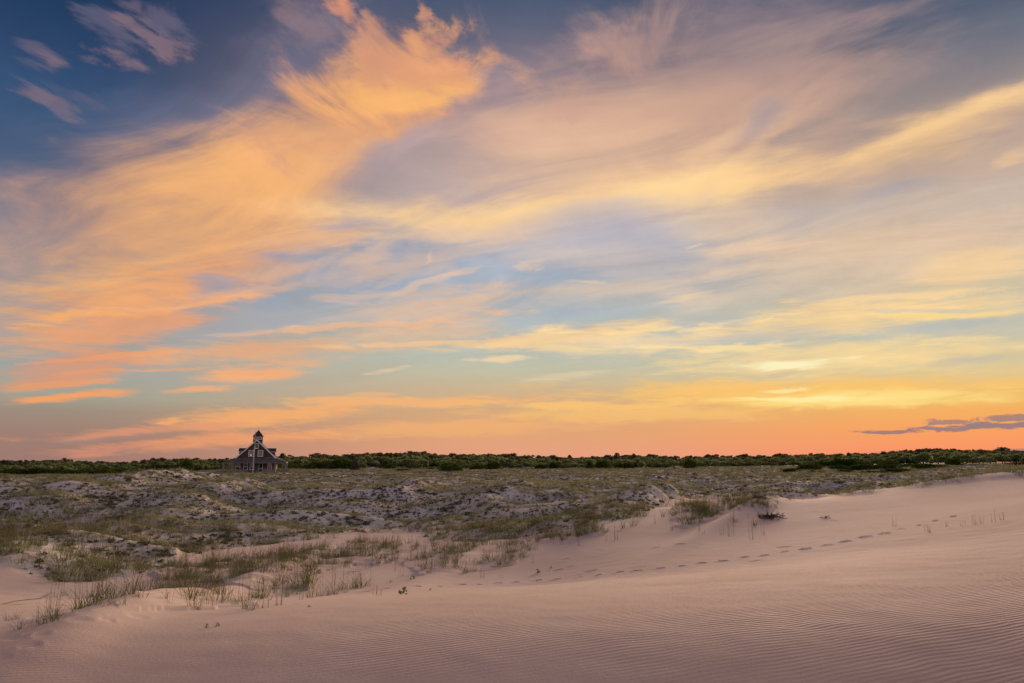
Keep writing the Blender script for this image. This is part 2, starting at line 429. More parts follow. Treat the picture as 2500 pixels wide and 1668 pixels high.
def pchip(xk, yk, x):
    """monotone cubic through (xk, yk), held beyond the ends"""
    xk, yk = np.asarray(xk, float), np.asarray(yk, float)
    h = np.diff(xk); dl = np.diff(yk) / h
    m = np.zeros_like(yk)
    w1, w2 = 2 * h[1:] + h[:-1], h[1:] + 2 * h[:-1]
    same = dl[:-1] * dl[1:] > 0
    den = np.where(same, w1 / np.where(same, dl[:-1], 1) + w2 / np.where(same, dl[1:], 1), 1)
    m[1:-1] = np.where(same, (w1 + w2) / den, 0)
    m[0], m[-1] = dl[0], dl[-1]
    x = np.clip(x, xk[0], xk[-1])
    i = np.clip(np.searchsorted(xk, x) - 1, 0, len(h) - 1)
    t = (x - xk[i]) / h[i]
    return (yk[i] * (1 + 2 * t) * (1 - t) ** 2 + h[i] * m[i] * t * (1 - t) ** 2
            + yk[i + 1] * t * t * (3 - 2 * t) + h[i] * m[i + 1] * t * t * (t - 1))

# ------------------------------------------------------------------ lie of the land
# per bearing (named by its photo column): (row, distance) pairs where the ground is seen, or ('z', height, distance) where it is hidden
COLS = {   # 'z' heights are relative to the eye
    0: [('z', -2.1, 0.5), ('z', -2.4, 4), (1668, 9), (1560, 13), (1480, 19), (1420, 25), (1380, 30), (1340, 37), (1302, 47), (1266, 59), (1234, 68), (1206, 88), (1178, 125), (1167, 185), (1160, 240), ('z', -3.6, 330), ('z', -3.6, 5000)],
    300: [('z', -2.1, 0.5), ('z', -2.3, 4), (1668, 8.8), (1560, 12.5), (1490, 18), (1440, 23), (1400, 28), (1365, 33), (1330, 41), (1300, 51), (1218, 63), (1196, 80), (1179, 110), (1167, 165), (1159, 240), ('z', -3.6, 400), ('z', -3.6, 5000)],
    620: [('z', -2.1, 0.5), ('z', -2.2, 4), (1668, 8.5), (1560, 12), (1500, 16), (1452, 21.5), (1412, 26), (1380, 31), (1350, 37.5), (1320, 45.5), (1292, 54), (1222, 64), (1205, 81), (1184, 108), (1168, 138), (1157, 165), (1147, 240), ('z', -3.6, 400), ('z', -3.4, 5000)],
    900: [('z', -2.1, 0.5), ('z', -2.2, 4), (1668, 7.8), (1575, 10.5), (1500, 15), (1450, 20.5), (1410, 25), (1370, 30), (1338, 36), (1312, 43), (1290, 53), (1227, 65), (1206, 84), (1182, 118), (1158, 165), (1147, 240), ('z', -3.6, 400), ('z', -3.3, 5000)],
    1250: [('z', -2.1, 0.5), ('z', -2.15, 4), (1668, 7.4), (1600, 9), (1530, 12.3), (1482, 16.8), (1442, 21.5), (1405, 25), (1362, 29), (1330, 33), (1302, 40), (1278, 49), (1242, 59), (1208, 73), (1196, 90), (1176, 126), (1158, 165), (1146, 240), ('z', -3.4, 400), ('z', -3.2, 5000)],
    1600: [('z', -2.1, 0.5), ('z', -2.3, 4.5), (1668, 7.3), (1580, 8.6), (1480, 11.3), (1420, 15.3), (1384, 19.5), (1364, 23.8), (1324, 28.2), (1287, 32.5), (1259, 37), (1240, 42), ('z', -3.5, 51), (1216, 62), (1204, 84), (1184, 115), (1160, 160), (1145, 240), ('z', -3.4, 400), ('z', -3.2, 5000)],
    1800: [('z', -2.1, 0.5), ('z', -2.4, 4.5), (1668, 7.4), (1560, 8.6), (1460, 10.8), (1400, 14.5), (1366, 18), (1346, 24.5), (1312, 28.5), (1280, 32), (1252, 36), (1226, 41), ('z', -3.4, 50), ('z', -4.2, 65), (1204, 90), (1180, 118), (1160, 160), (1142, 240), ('z', -3.2, 400), ('z', -3.0, 5000)],
    2150: [('z', -2.1, 0.5), ('z', -2.6, 4.5), (1668, 7.7), (1560, 8.7), (1460, 10.4), (1390, 13), (1335, 16.5), (1312, 25.5), (1282, 29.5), (1248, 35), (1216, 41.5), (1196, 48), ('z', -2.8, 58), ('z', -3.7, 75), (1190, 100), (1172, 130), (1160, 170), (1139, 240), ('z', -2.0, 400), ('z', -2.4, 5000)],
    2500: [('z', -2.1, 0.5), ('z', -2.8, 4.5), (1668, 7.7), (1560, 8.5), (1460, 10.0), (1390, 12.1), (1325, 15.4), (1280, 18.5), (1250, 30), (1222, 35), (1190, 42), (1157, 52), (1150, 62), ('z', -2.2, 85), ('z', -3.0, 110), (1164, 150), (1135, 240), ('z', -1.0, 400), ('z', -2.0, 5000)],
    2900: [('z', -2.1, 0.5), ('z', -2.8, 4.5), ('z', -2.4, 8.5), ('z', -1.85, 11), ('z', -1.35, 12), ('z', -1.25, 15), ('z', -1.25, 20), ('z', -1.1, 30), ('z', -.6, 42), ('z', -.4, 55), ('z', -1.4, 80), ('z', -2.8, 120), ('z', -3, 170), ('z', -2.6, 260), ('z', -1.0, 400), ('z', -2.0, 5000)],
}
def near_z(t, y):
    """the big smooth dune nearest the camera: height below the eye at depth y, tan(bearing) t"""
    Y = [4.5, 7.4, 8.2, 8.9, 9.9, 11.2, 13, 16, 20]
    L_ = [-3.3, -2.86, -2.76, -2.69, -2.64, -2.65, -2.79, -3.20, -3.75]
    C_ = [-3.5, -2.84, -2.66, -2.52, -2.39, -2.35, -2.46, -2.82, -3.42]
    R_ = [-3.8, -2.88, -2.66, -2.50, -2.31, -2.18, -2.08, -1.96, -1.83]
    l, c, r = (np.interp(y, Y, v) for v in (L_, C_, R_))
    k = t / 0.75
    return c + (r - l) / 2 * k + ((r + l) / 2 - c) * k * k
col_az, col_pts = [], []
for px_, pts_ in sorted(COLS.items()):
    col_az.append(azel(px_, 1300)[0])
    rz = []
    ca_ = math.cos(col_az[-1])
    if px_ <= 2500:
        rz = [(0.5, EYE - 2.1)] + [(y_ / ca_, EYE + float(near_z(math.tan(col_az[-1]), y_))) for y_ in (4.5, 6, 7.4, 8.2, 8.9, 9.4, 9.9, 10.5, 11.2, 12, 13, 14.5, 16, 18, 20)]
        pts_ = [p for p in pts_ if (p[2] if p[0] == 'z' else p[1]) > 21.2 / ca_]
    for p in pts_:
        if p[0] == 'z':
            rz.append((p[2], EYE + p[1]))
        else:
            rz.append((p[1], EYE + p[1] * math.tan(azel(px_, p[0])[1])))
    col_pts.append(rz)
# the land beyond both edges of the picture and behind the camera: a high unseen dune behind and right, added to shade the near sand
BACK = [(d, EYE + z) for d, z in ((0.5, -2.1), (1.5, -2.0), (3, -1.2), (6, 1.0), (10, 3.6), (16, 6.6), (26, 8.0), (36, 6.5), (45, .5), (70, -1.5), (120, -2.8), (300, -3.2), (5000, -3.6))]
SIDE_L = [(d, EYE + z) for d, z in ((0.5, -2.1), (4, -2.4), (9, -2.9), (15, -3.2), (25, -3.6), (45, -3.8), (80, -3.8), (150, -3.5), (330, -3.4), (5000, -3.6))]
SIDE_R = [(d, EYE + z) for d, z in ((0.5, -2.1), (2.5, -1.9), (5, -1.0), (9, .3), (16, 1.8), (24, 1.8), (35, -.2), (55, -.4), (90, -1.6), (150, -2.8), (400, -2), (5000, -2.5))]
col_az = [-math.pi, R(-120), R(-70)] + col_az + [R(62), R(110), math.pi]
col_pts = [BACK, BACK, SIDE_L] + col_pts + [SIDE_R, BACK, BACK]
col_az = np.array(col_az)
LR = np.linspace(math.log(0.4), math.log(5000), 900)
TAB = np.array([pchip(np.log([p[0] for p in c]), [p[1] for p in c], LR) for c in col_pts])
# soften the breaks of slope a little
ker = np.hanning(19); ker /= ker.sum()
TAB = np.array([np.convolve(np.pad(t, 9, mode='edge'), ker, 'valid') for t in TAB])
AZ_FINE = np.linspace(-math.pi, math.pi, 2401)
TABF = np.array([pchip(col_az, TAB[:, j], AZ_FINE) for j in range(TAB.shape[1])]).T

def base_height(az, r):
    u = (np.asarray(az) + math.pi) / (2 * math.pi) * 2400
    v = (np.log(np.maximum(r, 0.41)) - LR[0]) / (LR[1] - LR[0])
    i = np.clip(np.floor(u).astype(int), 0, 2399); j = np.clip(np.floor(v).astype(int), 0, 898)
    fu, fv = np.clip(u - i, 0, 1), np.clip(v - j, 0, 1)
    return (TABF[i, j] * (1 - fu) * (1 - fv) + TABF[i + 1, j] * fu * (1 - fv)
            + TABF[i, j + 1] * (1 - fu) * fv + TABF[i + 1, j + 1] * fu * fv)

def project(x, y, z):
    c, s = math.cos(PITCH), math.sin(PITCH)
    zz = z - EYE
    fw, up = y * c + zz * s, -y * s + zz * c
    fw = np.where(fw < 0.05, np.nan, fw)
    return PW / 2 + F_PX * x / fw, PH / 2 - F_PX * up / fw

# where the bare sand of the big dune ends and the grown-over dunes begin, as a row per column of the photograph
EDGE_X = [-400, 0, 180, 300, 390, 440, 560, 760, 900, 1000, 1060, 1160, 1260, 1340, 1450, 1560, 1640, 1700, 1790, 1880, 2000, 2150, 2300, 2500, 3000]
EDGE_Y = [1390, 1398, 1424, 1410, 1392, 1362, 1346, 1320, 1302, 1296, 1310, 1318, 1322, 1300, 1286, 1256, 1228, 1214, 1216, 1224, 1214, 1203, 1183, 1165, 1120]

def in_poly(px, py, poly):
    inside = np.zeros(np.shape(px), bool)
    n = len(poly)
    for a in range(n):
        (x1, y1), (x2, y2) = poly[a], poly[(a + 1) % n]
        cond = ((y1 > py) != (y2 > py))
        with np.errstate(divide='ignore', invalid='ignore'):
            inside ^= cond & (px < (x2 - x1) * (py - y1) / (y2 - y1 + 1e-12) + x1)
    return inside

PATCHES = [  # tongues and islands of grass on the bare sand
    ([(370, 1400), (440, 1385), (560, 1368), (740, 1352), (870, 1342), (850, 1380), (765, 1402), (765, 1440), (640, 1452), (500, 1446), (420, 1430)], .85),
    ([(850, 1325), (985, 1322), (985, 1368), (860, 1378)], .55),
    ([(980, 1330), (1340, 1310), (1310, 1355), (1230, 1385), (1020, 1412), (990, 1380)], .42),
    ([(1280, 1300), (1460, 1275), (1480, 1300), (1400, 1322), (1290, 1325)], .6),
    ([(1645, 1240), (1780, 1195), (1900, 1224), (1880, 1248), (1790, 1262), (1720, 1280), (1650, 1290)], .75),
    ([(190, 1490), (420, 1440), (640, 1438), (700, 1450), (610, 1478), (420, 1496), (240, 1512)], .30),
]
HUMMOCK = [  # (column, row, half width px, half height px, lift m): hummocks that show as such
    (430, 1185, 170, 26, 1.2), (560, 1205, 160, 20, .7), (760, 1262, 330, 20, .6), (150, 1225, 200, 18, .7), (330, 1318, 200, 22, .55), (1010, 1210, 150, 14, .9), (1260, 1212, 130, 14, .9),
    (1560, 1228, 150, 14, .8), (640, 1420, 120, 14, .28), (700, 1185, 110, 9, .5), (900, 1150, 90, 8, .8), (1830, 1248, 60, 12, .3),
    (1290, 1147, 60, 6, .8), (1500, 1143, 70, 6, .9), (1650, 1148, 50, 7, .8), (1740, 1135, 60, 6, 1.2), (2430, 1130, 90, 12, 1.0), (2020, 1165, 80, 7, .5),
    (90, 1195, 90, 10, .5), (180, 1150, 70, 6, .6), (1600, 1180, 160, 8, .5), (330, 1490, 160, 8, .15), (1110, 1380, 120, 9, .15),
]

# trail of footprints along the dune (photo column, row), and fainter scuffs
TRAIL = [(841, 1447), (893, 1446), (943, 1442), (1020, 1437), (1074, 1434), (1128, 1428), (1166, 1428), (1217, 1424), (1258, 1422), (1314, 1417), (1358, 1415),
         (1412, 1410), (1460, 1406), (1512, 1400), (1555, 1395), (1612, 1388), (1664, 1383), (1714, 1375), (1765, 1370), (1817, 1361), (1866, 1356),
         (1917, 1347), (1967, 1340), (2019, 1331), (2065, 1322), (2113, 1310), (2159, 1302), (2199, 1291), (2248, 1282), (2286, 1272), (2329, 1262)]
SCUFFS = [(330, 1517), (258, 1535), (190, 1544), (24, 1577), (38, 1582), (95, 1578), (70, 1605), (4, 1632), (32, 1478), (135, 1493), (90, 1508), (146, 1481),
          (168, 1474), (256, 1477), (292, 1467), (55, 1524), (200, 1526), (1437, 1349), (1462, 1346), (1380, 1366), (1390, 1385), (1660, 1336), (1840, 1370),
          (1912, 1336), (1950, 1255), (1990, 1251), (2050, 1254), (2035, 1272), (2090, 1247), (1700, 1300), (1540, 1300), (1520, 1284), (1595, 1340), (860, 1396),
          (875, 1404), (850, 1402), (1440, 1395), (1360, 1392), (720, 1475), (610, 1466)]

def ground_at(px, py):
    """where the line of sight through a photo pixel first meets the land"""
    az, el = azel(px, py)
    rr = np.exp(np.linspace(math.log(5), math.log(900), 4000))
    zz = EYE + rr * math.tan(el)
    hh = base_height(np.full(rr.shape, az), rr)
    k = np.argmax(hh >= zz)
    r = rr[k] if hh[k] >= zz[k] else 900.0
    return az, r

def relief(x, y):
    """land height and how grown-over it is (0 bare .. 1)"""
    az, r = np.arctan2(x, y), np.hypot(x, y)
    z = base_height(az, r)
    px, py = project(x, y, z)
    edge = np.interp(np.nan_to_num(px, nan=-9e3), EDGE_X, EDGE_Y)
    wob = fbm(x / 6, y / 6, 11, 3) * np.clip(400 / np.maximum(r, 8), 2, 30)
    veg = sstep(edge + wob - py, -6, 14)
    back = np.isnan(px) | (np.abs(az) > R(48))
    veg = np.where(back, sstep(r, 40, 60), veg)
    veg = np.where(r < 6, 0, veg)
    patch = np.zeros_like(veg)
    near = (~back) & (r < 60)
    for poly, dens in PATCHES:
        pw = px + fbm(x / 1.5, y / 1.5, 31, 3) * 16
        pq = py + fbm(x / 1.5, y / 1.5, 41, 3) * 9
        patch = np.where(near & in_poly(pw, pq, poly), np.maximum(patch, dens), patch)
    h = 0.0
    for hx, hy, hw, hh, lift in HUMMOCK_W:
        d2 = (((x - hx[0]) * hx[2] + (y - hx[1]) * hx[3]) / hw) ** 2 + ((-(x - hx[0]) * hx[3] + (y - hx[1]) * hx[2]) / hh) ** 2
        h = h + lift * np.exp(-1.4 * d2)
    ridge = 1 - np.abs(fbm(x / 22, y / 13, 3, 2))
    grown = np.clip(veg, 0, 1) * (1 - 0.5 * sstep(r, 200, 350))
    amp = np.interp(r, [20, 40, 80, 160, 300], [.25, .8, 1.75, 1.0, .4])
    h = h + grown * amp * ((ridge - 0.62) * 1.3 + 0.16 * fbm(x / 7.0, y / 4.5, 7, 2) + 0.045 * fbm(x / 1.3, y / 1.1, 23, 2))
    h = h + patch * (0.10 + 0.10 * fbm(x / 1.5, y / 1.2, 29, 2))
    bare = 1 - grown
    h = h + bare * (0.010 * fbm(x / 7.5, y / 2.8, 51, 2) + 0.006 * fbm(x / 0.9, y / 0.5, 57, 2)) * sstep(r, 3, 9)
    return z + h, veg, patch

HUMMOCK_W = []
for cx_, cy_, w_, hh_, lift_ in HUMMOCK:
    a0, r0 = ground_at(cx_, cy_)
    hw_ = w_ * r0 / F_PX
    t_ = math.cos(a0), math.sin(a0)
    # crest lies across the line of sight, turned a little
    tw = a0 + R(14)
    HUMMOCK_W.append(((r0 * math.sin(a0), r0 * math.cos(a0), math.cos(tw), -math.sin(tw)), hw_, max(hw_ * 0.42, 0.8), hh_, lift_))
HUMMOCK_W = [(a, b, c, d, e) for a, b, c, d, e in HUMMOCK_W]

def relief_z(x, y):
    x, y = np.atleast_1d(np.asarray(x, float)), np.atleast_1d(np.asarray(y, float))
    return relief(x, y)[0]

# ground sheet: a fan of cells round the camera, finest where the trail of footprints runs, out to the horizon
az_in = np.linspace(-0.70, 0.70, 840)
az_out = np.concatenate([np.linspace(0.70, 1.10, 90)[1:], np.linspace(1.10, 2 * math.pi - 1.10, 80)[1:], np.linspace(2 * math.pi - 1.10, 2 * math.pi - 0.70, 90)[1:-1]])
AZS = np.concatenate([az_in, az_out])
rows = [np.array([0.6, 1.2, 2.0, 3.0, 4.0, 5.0]), np.exp(np.linspace(math.log(5.6), math.log(16.5), 120)), np.arange(16.6, 27.5, 0.05),
        np.exp(np.linspace(math.log(27.6), math.log(60), 90)), np.exp(np.linspace(math.log(60.8), math.log(230), 130)), np.exp(np.linspace(math.log(236), math.log(6000), 30))]
RS = np.concatenate(rows)
AA, RR = np.meshgrid(AZS, RS)
GX, GY = RR * np.sin(AA), RR * np.cos(AA)
GZ, GV, GP = relief(GX, GY)

# press the footprints into the sand
def dent(px, py, ln, wd, depth, turn):
    a0, r0 = ground_at(px, py)
    x0, y0 = r0 * math.sin(a0), r0 * math.cos(a0)
    ln, wd = ln * min(1, r0 / 21), wd * min(1, r0 / 21)
    sel = np.where((np.abs(RR - r0) < 1.0) & (np.abs((AA - a0) * r0) < 1.0))
    dx_, dy_ = GX[sel] - x0, GY[sel] - y0
    ca, sa = math.cos(turn), math.sin(turn)
    u, v = (dx_ * ca + dy_ * sa) / ln, (-dx_ * sa + dy_ * ca) / wd
    d = np.sqrt(u * u + v * v)
    GZ[sel] += -depth * np.exp(-(d ** 4)) + depth * 0.22 * np.exp(-((d - 1.5) / 0.32) ** 2)
rng = random.Random(5)
for k, (px_, py_) in enumerate(TRAIL):
    big = 1.0 if k > 4 else 0.75
    dent(px_, py_, (0.105 if k < 22 else 0.12) * big * rng.uniform(.85, 1.15), 0.072 * rng.uniform(.8, 1.3), (0.08 if k < 22 else 0.12) * big * rng.uniform(.8, 1.15), rng.uniform(-.1, .35))
for px_, py_ in SCUFFS:
    dent(px_ + rng.uniform(-4, 4), py_, 0.20 * rng.uniform(.7, 1.3), 0.13 * rng.uniform(.7, 1.3), 0.02 * rng.uniform(.7, 1.3), rng.uniform(-.4, .6))

nr, na = RR.shape
verts = np.stack([GX, GY, GZ], -1).reshape(-1, 3)
centre = np.array([[0.0, 0.0, float(GZ[0].mean())]])
verts = np.concatenate([verts, centre])
ii, jj = np.meshgrid(np.arange(nr - 1), np.arange(na), indexing='ij')
j2 = (jj + 1) % na
quads = np.stack([ii * na + jj, ii * na + j2, (ii + 1) * na + j2, (ii + 1) * na + jj], -1).reshape(-1, 4)[:, ::-1]
tris = np.stack([np.full(na, nr * na), (np.arange(na) + 1) % na, np.arange(na)], -1)[:, ::-1]
me = bpy.data.meshes.new('sand_dunes')
me.vertices.add(len(verts)); me.vertices.foreach_set('co', verts.astype(np.float32).ravel())
loops = np.concatenate([quads.ravel(), tris.ravel()]).astype(np.int32)
me.loops.add(len(loops)); me.loops.foreach_set('vertex_index', loops)
me.polygons.add(len(quads) + len(tris))
starts = np.concatenate([np.arange(len(quads)) * 4, len(quads) * 4 + np.arange(len(tris)) * 3]).astype(np.int32)
me.polygons.foreach_set('loop_start', starts)
me.polygons.foreach_set('use_smooth', np.ones(len(starts), bool))
me.update(calc_edges=True)
PXg, PYg = project(GX, GY, GZ)
ripple = (1 - np.clip(GV * 2, 0, 1)) * (1 - np.clip(GP * 2, 0, 1)) * (1 - sstep(RR, 16, 25)) * (.25 + .75 * sstep(np.nan_to_num(PXg, nan=1250), 150, 1300))
ripple *= sstep(RR, 8.2, 10.8)
ripple *= 0.55 + 0.6 * np.clip(fbm(GX / 3.5, GY / 3.5, 71, 2) + 0.35, 0, 1)
for nm, arr in (('veg', GV), ('patch', GP), ('ripple', ripple), ('far', sstep(RR, 190, 260))):
    at = me.attributes.new(nm, 'FLOAT', 'POINT')
    at.data.foreach_set('value', np.concatenate([arr.ravel(), [0.0]]).astype(np.float32))

m = Mat('sand')
P = m.pos()
veg_a, patch_a, rip_a = m.attr('veg'), m.attr('patch'), m.attr('ripple')
big = m.noise(P, 0.16, 4, 0.55)
fine = m.noise(P, 22.0, 3, 0.6)
grain = m.noise(P, 240.0, 2, 0.6)
sand_c = m.mix(m.rng(big, 0.35, 0.65), (0.63, 0.495, 0.425), (0.675, 0.55, 0.475))
sand_c = m.mix(m.math('MULTIPLY', m.rng(grain, 0.35, 0.75), 0.18), sand_c, (0.40, 0.32, 0.27))
white = m.mix(m.rng(m.noise(P, 0.5, 3), .4, .62), (0.56, 0.505, 0.455), (0.66, 0.61, 0.565))
sand_c = m.mix(veg_a, sand_c, white)
# dead leaves, roots and low moss between the tufts
lit = m.math('MULTIPLY', m.rng(m.noise(P, 1.9, 6, 0.7, 0.4), 0.47, 0.66), m.math('MAXIMUM', veg_a, m.math('MULTIPLY', patch_a, .5)))
litter_c = m.mix(m.rng(m.noise(P, 0.35, 3), .4, .6), (0.15, 0.125, 0.085), (0.17, 0.165, 0.085))
sand_c = m.mix(m.math('MULTIPLY', lit, 0.7), sand_c, litter_c)
sand_c = m.mix(m.attr('far'), sand_c, (0.06, 0.065, 0.03))
# wind ripples: long crests running across the slope, meandering and forking
sp = m.n('ShaderNodeSeparateXYZ', {0: P})
wander = m.noise(P, 0.4, 2, 0.45)
wander2 = m.noise(m.n('ShaderNodeMapping', {'Vector': P, 'Scale': (1.0, 2.2, 1.0)}).outputs[0], 1.5, 3, 0.55)
phase = m.math('MULTIPLY_ADD', sp.outputs[0], -0.30, sp.outputs[1])
phase = m.math('MULTIPLY_ADD', wander, 0.38, phase)
phase = m.math('MULTIPLY_ADD', wander2, 0.085, phase)
wave = m.math('SINE', m.math('MULTIPLY', phase, 2 * math.pi / 0.085))
patchy = m.rng(m.noise(P, 0.9, 3, .6), .25, .7, .35, 1.15)
hgt = m.math('MULTIPLY', m.math('MULTIPLY', m.math('MULTIPLY', wave, patchy), rip_a), 0.0060)
hgt = m.math('MULTIPLY_ADD', fine, 0.006, hgt)
hgt = m.math('MULTIPLY_ADD', grain, 0.0012, hgt)
hgt = m.math('MULTIPLY_ADD', m.math('MULTIPLY', m.noise(P, 3.5, 5, .6), veg_a), 0.045, hgt)
nrm = m.bump(hgt, 1.0, 1.0)
sand_mat = m.done(m.diffuse(sand_c, 0.95, nrm, 0.08))
me.materials.append(sand_mat)
ground = link(bpy.data.objects.new('sand_dunes', me))
tag(ground, kind='structure')
# ------------------------------------------------------------------ the shingled station house
class MB:
    """collects boxes, prisms and rods into one mesh"""
    def __init__(self): self.v, self.f = [], []
    def add(self, vs, fs):
        o = len(self.v); self.v += [tuple(v) for v in vs]; self.f += [tuple(i + o for i in f) for f in fs]; return self
    def box(self, x0, x1, y0, y1, z0, z1):
        return self.add([(x, y, z) for z in (z0, z1) for y in (y0, y1) for x in (x0, x1)],
                        [(0, 2, 3, 1), (4, 5, 7, 6), (0, 1, 5, 4), (2, 6, 7, 3), (0, 4, 6, 2), (1, 3, 7, 5)])
    def slab(self, quad, t):
        """a thick quad: four corners, thickness t along its normal, downwards"""
        q = [Vector(p) for p in quad]
        n = (q[1] - q[0]).cross(q[3] - q[0]).normalized() * t
        return self.add(q + [p - n for p in q], [(0, 1, 2, 3), (7, 6, 5, 4), (0, 4, 5, 1), (1, 5, 6, 2), (2, 6, 7, 3), (3, 7, 4, 0)])
    def prism(self, poly, y0, y1):
        n = len(poly)
        vs = [(x, y0, z) for x, z in poly] + [(x, y1, z) for x, z in poly]
        return self.add(vs, [tuple(range(n)), tuple(range(2 * n - 1, n - 1, -1))] + [(i, n + i, n + (i + 1) % n, (i + 1) % n) for i in range(n)])
    def rod(self, a, b, r0, r1=None, n=8):
        a, b = Vector(a), Vector(b); r1 = r0 if r1 is None else r1
        d = (b - a).normalized(); u = d.orthogonal().normalized(); w = d.cross(u)
        vs = [p + (u * math.cos(2 * math.pi * k / n) + w * math.sin(2 * math.pi * k / n)) * r for p, r in ((a, r0), (b, r1)) for k in range(n)]
        return self.add(vs, [(k, (k + 1) % n, n + (k + 1) % n, n + k) for k in range(n)] + [tuple(range(n))[::-1], tuple(range(n, 2 * n))])
    def build(self, name, mat, parent=None, smooth=False):
        o = mesh_obj(name, self.v, self.f, mat, parent, smooth)
        bm = bmesh.new(); bm.from_mesh(o.data); bmesh.ops.recalc_face_normals(bm, faces=bm.faces); bm.to_mesh(o.data); bm.free()
        return o

def shingle(name, c1, c2, row=0.16, weather=(0.16, 0.14, 0.13)):
    m = Mat(name); O = m.obj()
    s = m.n('ShaderNodeSeparateXYZ', {0: O})
    u = m.math('ADD', s.outputs[0], s.outputs[1])
    cv = m.n('ShaderNodeCombineXYZ', {0: u, 1: s.outputs[2]}).outputs[0]
    b = m.n('ShaderNodeTexBrick', {'Vector': cv, 'Color1': c1, 'Color2': c2, 'Mortar': (0.015, 0.012, 0.012), 'Scale': 1.0, 'Mortar Size': 0.012, 'Brick Width': 0.15, 'Row Height': row, 'Bias': 0.0})
    c = m.mix(m.math('MULTIPLY', m.rng(m.noise(O, 0.9, 5, .65), .45, .75), .55), b.outputs[0], weather)
    return m.done(m.diffuse(c, 0.85, m.bump(b.outputs['Fac'], -0.4, 0.02), 0.25))

def plain(name, c, c2=None, rough=0.6, scale=6.0, spec=0.3):
    m = Mat(name)
    col_ = m.mix(m.rng(m.noise(m.obj(), scale, 5, .65), .35, .7), c, c2 or tuple(v * 0.75 for v in c))
    return m.done(m.diffuse(col_, rough, None, spec))

M_wall = shingle('wall_shingle', (0.135, 0.088, 0.076), (0.09, 0.062, 0.056), weather=(0.18, 0.13, 0.115))
M_porchwall = shingle('weathered_shingle', (0.22, 0.16, 0.14), (0.15, 0.11, 0.10), weather=(0.28, 0.225, 0.205))
M_roof = shingle('roof_shingle', (0.165, 0.135, 0.13), (0.125, 0.105, 0.105), 0.2, (0.21, 0.175, 0.17))
M_towerroof = shingle('tower_roof_shingle', (0.09, 0.06, 0.052), (0.06, 0.045, 0.042), 0.18, (0.12, 0.085, 0.07))
M_trim = plain('white_trim', (0.88, 0.86, 0.86), (0.80, 0.78, 0.78))
M_dull = plain('dull_trim', (0.36, 0.32, 0.32), (0.26, 0.23, 0.23))
M_wood = plain('grey_wood', (0.28, 0.23, 0.21), (0.19, 0.15, 0.14), 0.85, 9)
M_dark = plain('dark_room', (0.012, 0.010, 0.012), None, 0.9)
M_blind = plain('green_blind', (0.10, 0.33, 0.24), (0.085, 0.28, 0.21), 0.7, 3)
M_greychintz = plain('pale_curtain', (0.34, 0.33, 0.37), (0.22, 0.21, 0.26), 0.9, 5)
M_chair = plain('green_paint', (0.025, 0.16, 0.125), (0.02, 0.12, 0.10), 0.5)
m = Mat('window_glass')
fr = m.n('ShaderNodeFresnel', {'IOR': 1.45}).outputs[0]
gl = m.n('ShaderNodeBsdfGlossy', {'Color': (1, 1, 1), 'Roughness': 0.03}).outputs[0]
trp = m.n('ShaderNodeBsdfTransparent', {'Color': (0.9, 0.92, 0.93)}).outputs[0]
M_glass = m.done(m.n('ShaderNodeMixShader', {0: fr, 1: trp, 2: gl}).outputs[0])
m = Mat('lamp_glow')
M_lamp = m.done(m.n('ShaderNodeEmission', {'Color': lin((255, 200, 120)), 'Strength': 1.6}).outputs[0])

h_az, h_r = azel(622.5, 1153)[0], 165.0
HX, HY = h_r * math.sin(h_az), h_r * math.cos(h_az)
HZ = EYE + h_r * math.tan(azel(622.5, 1154.5)[1])
house = bpy.data.objects.new('station_house', None); link(house)
house.location = (HX, HY, HZ)
house.rotation_euler = (0, 0, -h_az - R(3.5))
tag(house, 'dark shingled beach house with a square lookout tower and wide porch roof', 'house')

W2, EV, GB, AP, DEEP = 4.3, 2.26, 3.25, 7.38, 11.5
# walls: ground floor block and the front and rear gable
MB().box(-W2, W2, 0, DEEP, -0.3, 3.0).build('ground_floor_wall', M_porchwall, house)
gable = [(-W2 + .05, 3.0), (W2 - .05, 3.0), (W2 - .05, GB), (0, AP - .12), (-W2 + .05, GB)]
MB().prism(gable, 0.0, 0.25).build('gable_wall', M_wall, house)
MB().prism(gable, DEEP - .25, DEEP).build('gable_wall', M_wall, house)
roof_main = MB()
for s in (-1, 1):
    a, b = (s * (W2 + .25), GB - .24), (0, AP)
    q = [(a[0], -.28, a[1]), (a[0], DEEP + .28, a[1]), (b[0], DEEP + .28, b[1]), (b[0], -.28, b[1])]
    if s > 0: q = q[::-1]
    roof_main.slab(q[::-1], .14)
roof = roof_main.build('main_roof', M_roof, house)
# white rake boards along the front gable
for s in (-1, 1):
    rb = MB()
    n_ = Vector((s * (AP - GB), W2)).normalized()
    p0, p1 = Vector((s * (W2 + .28), GB - .30)), Vector((0, AP - .03))
    rb.prism([(p0.x, p0.y), (p1.x, p1.y), (p1.x, p1.y - .30), (p0.x - s * .0, p0.y - .26)], -.335, -.285)
    rb.build('rake_board', M_trim, house)
MB().box(1.75, 3.9, -.32, -.02, GB - .02, GB + .06).build('flashing_strip', M_dull, house)

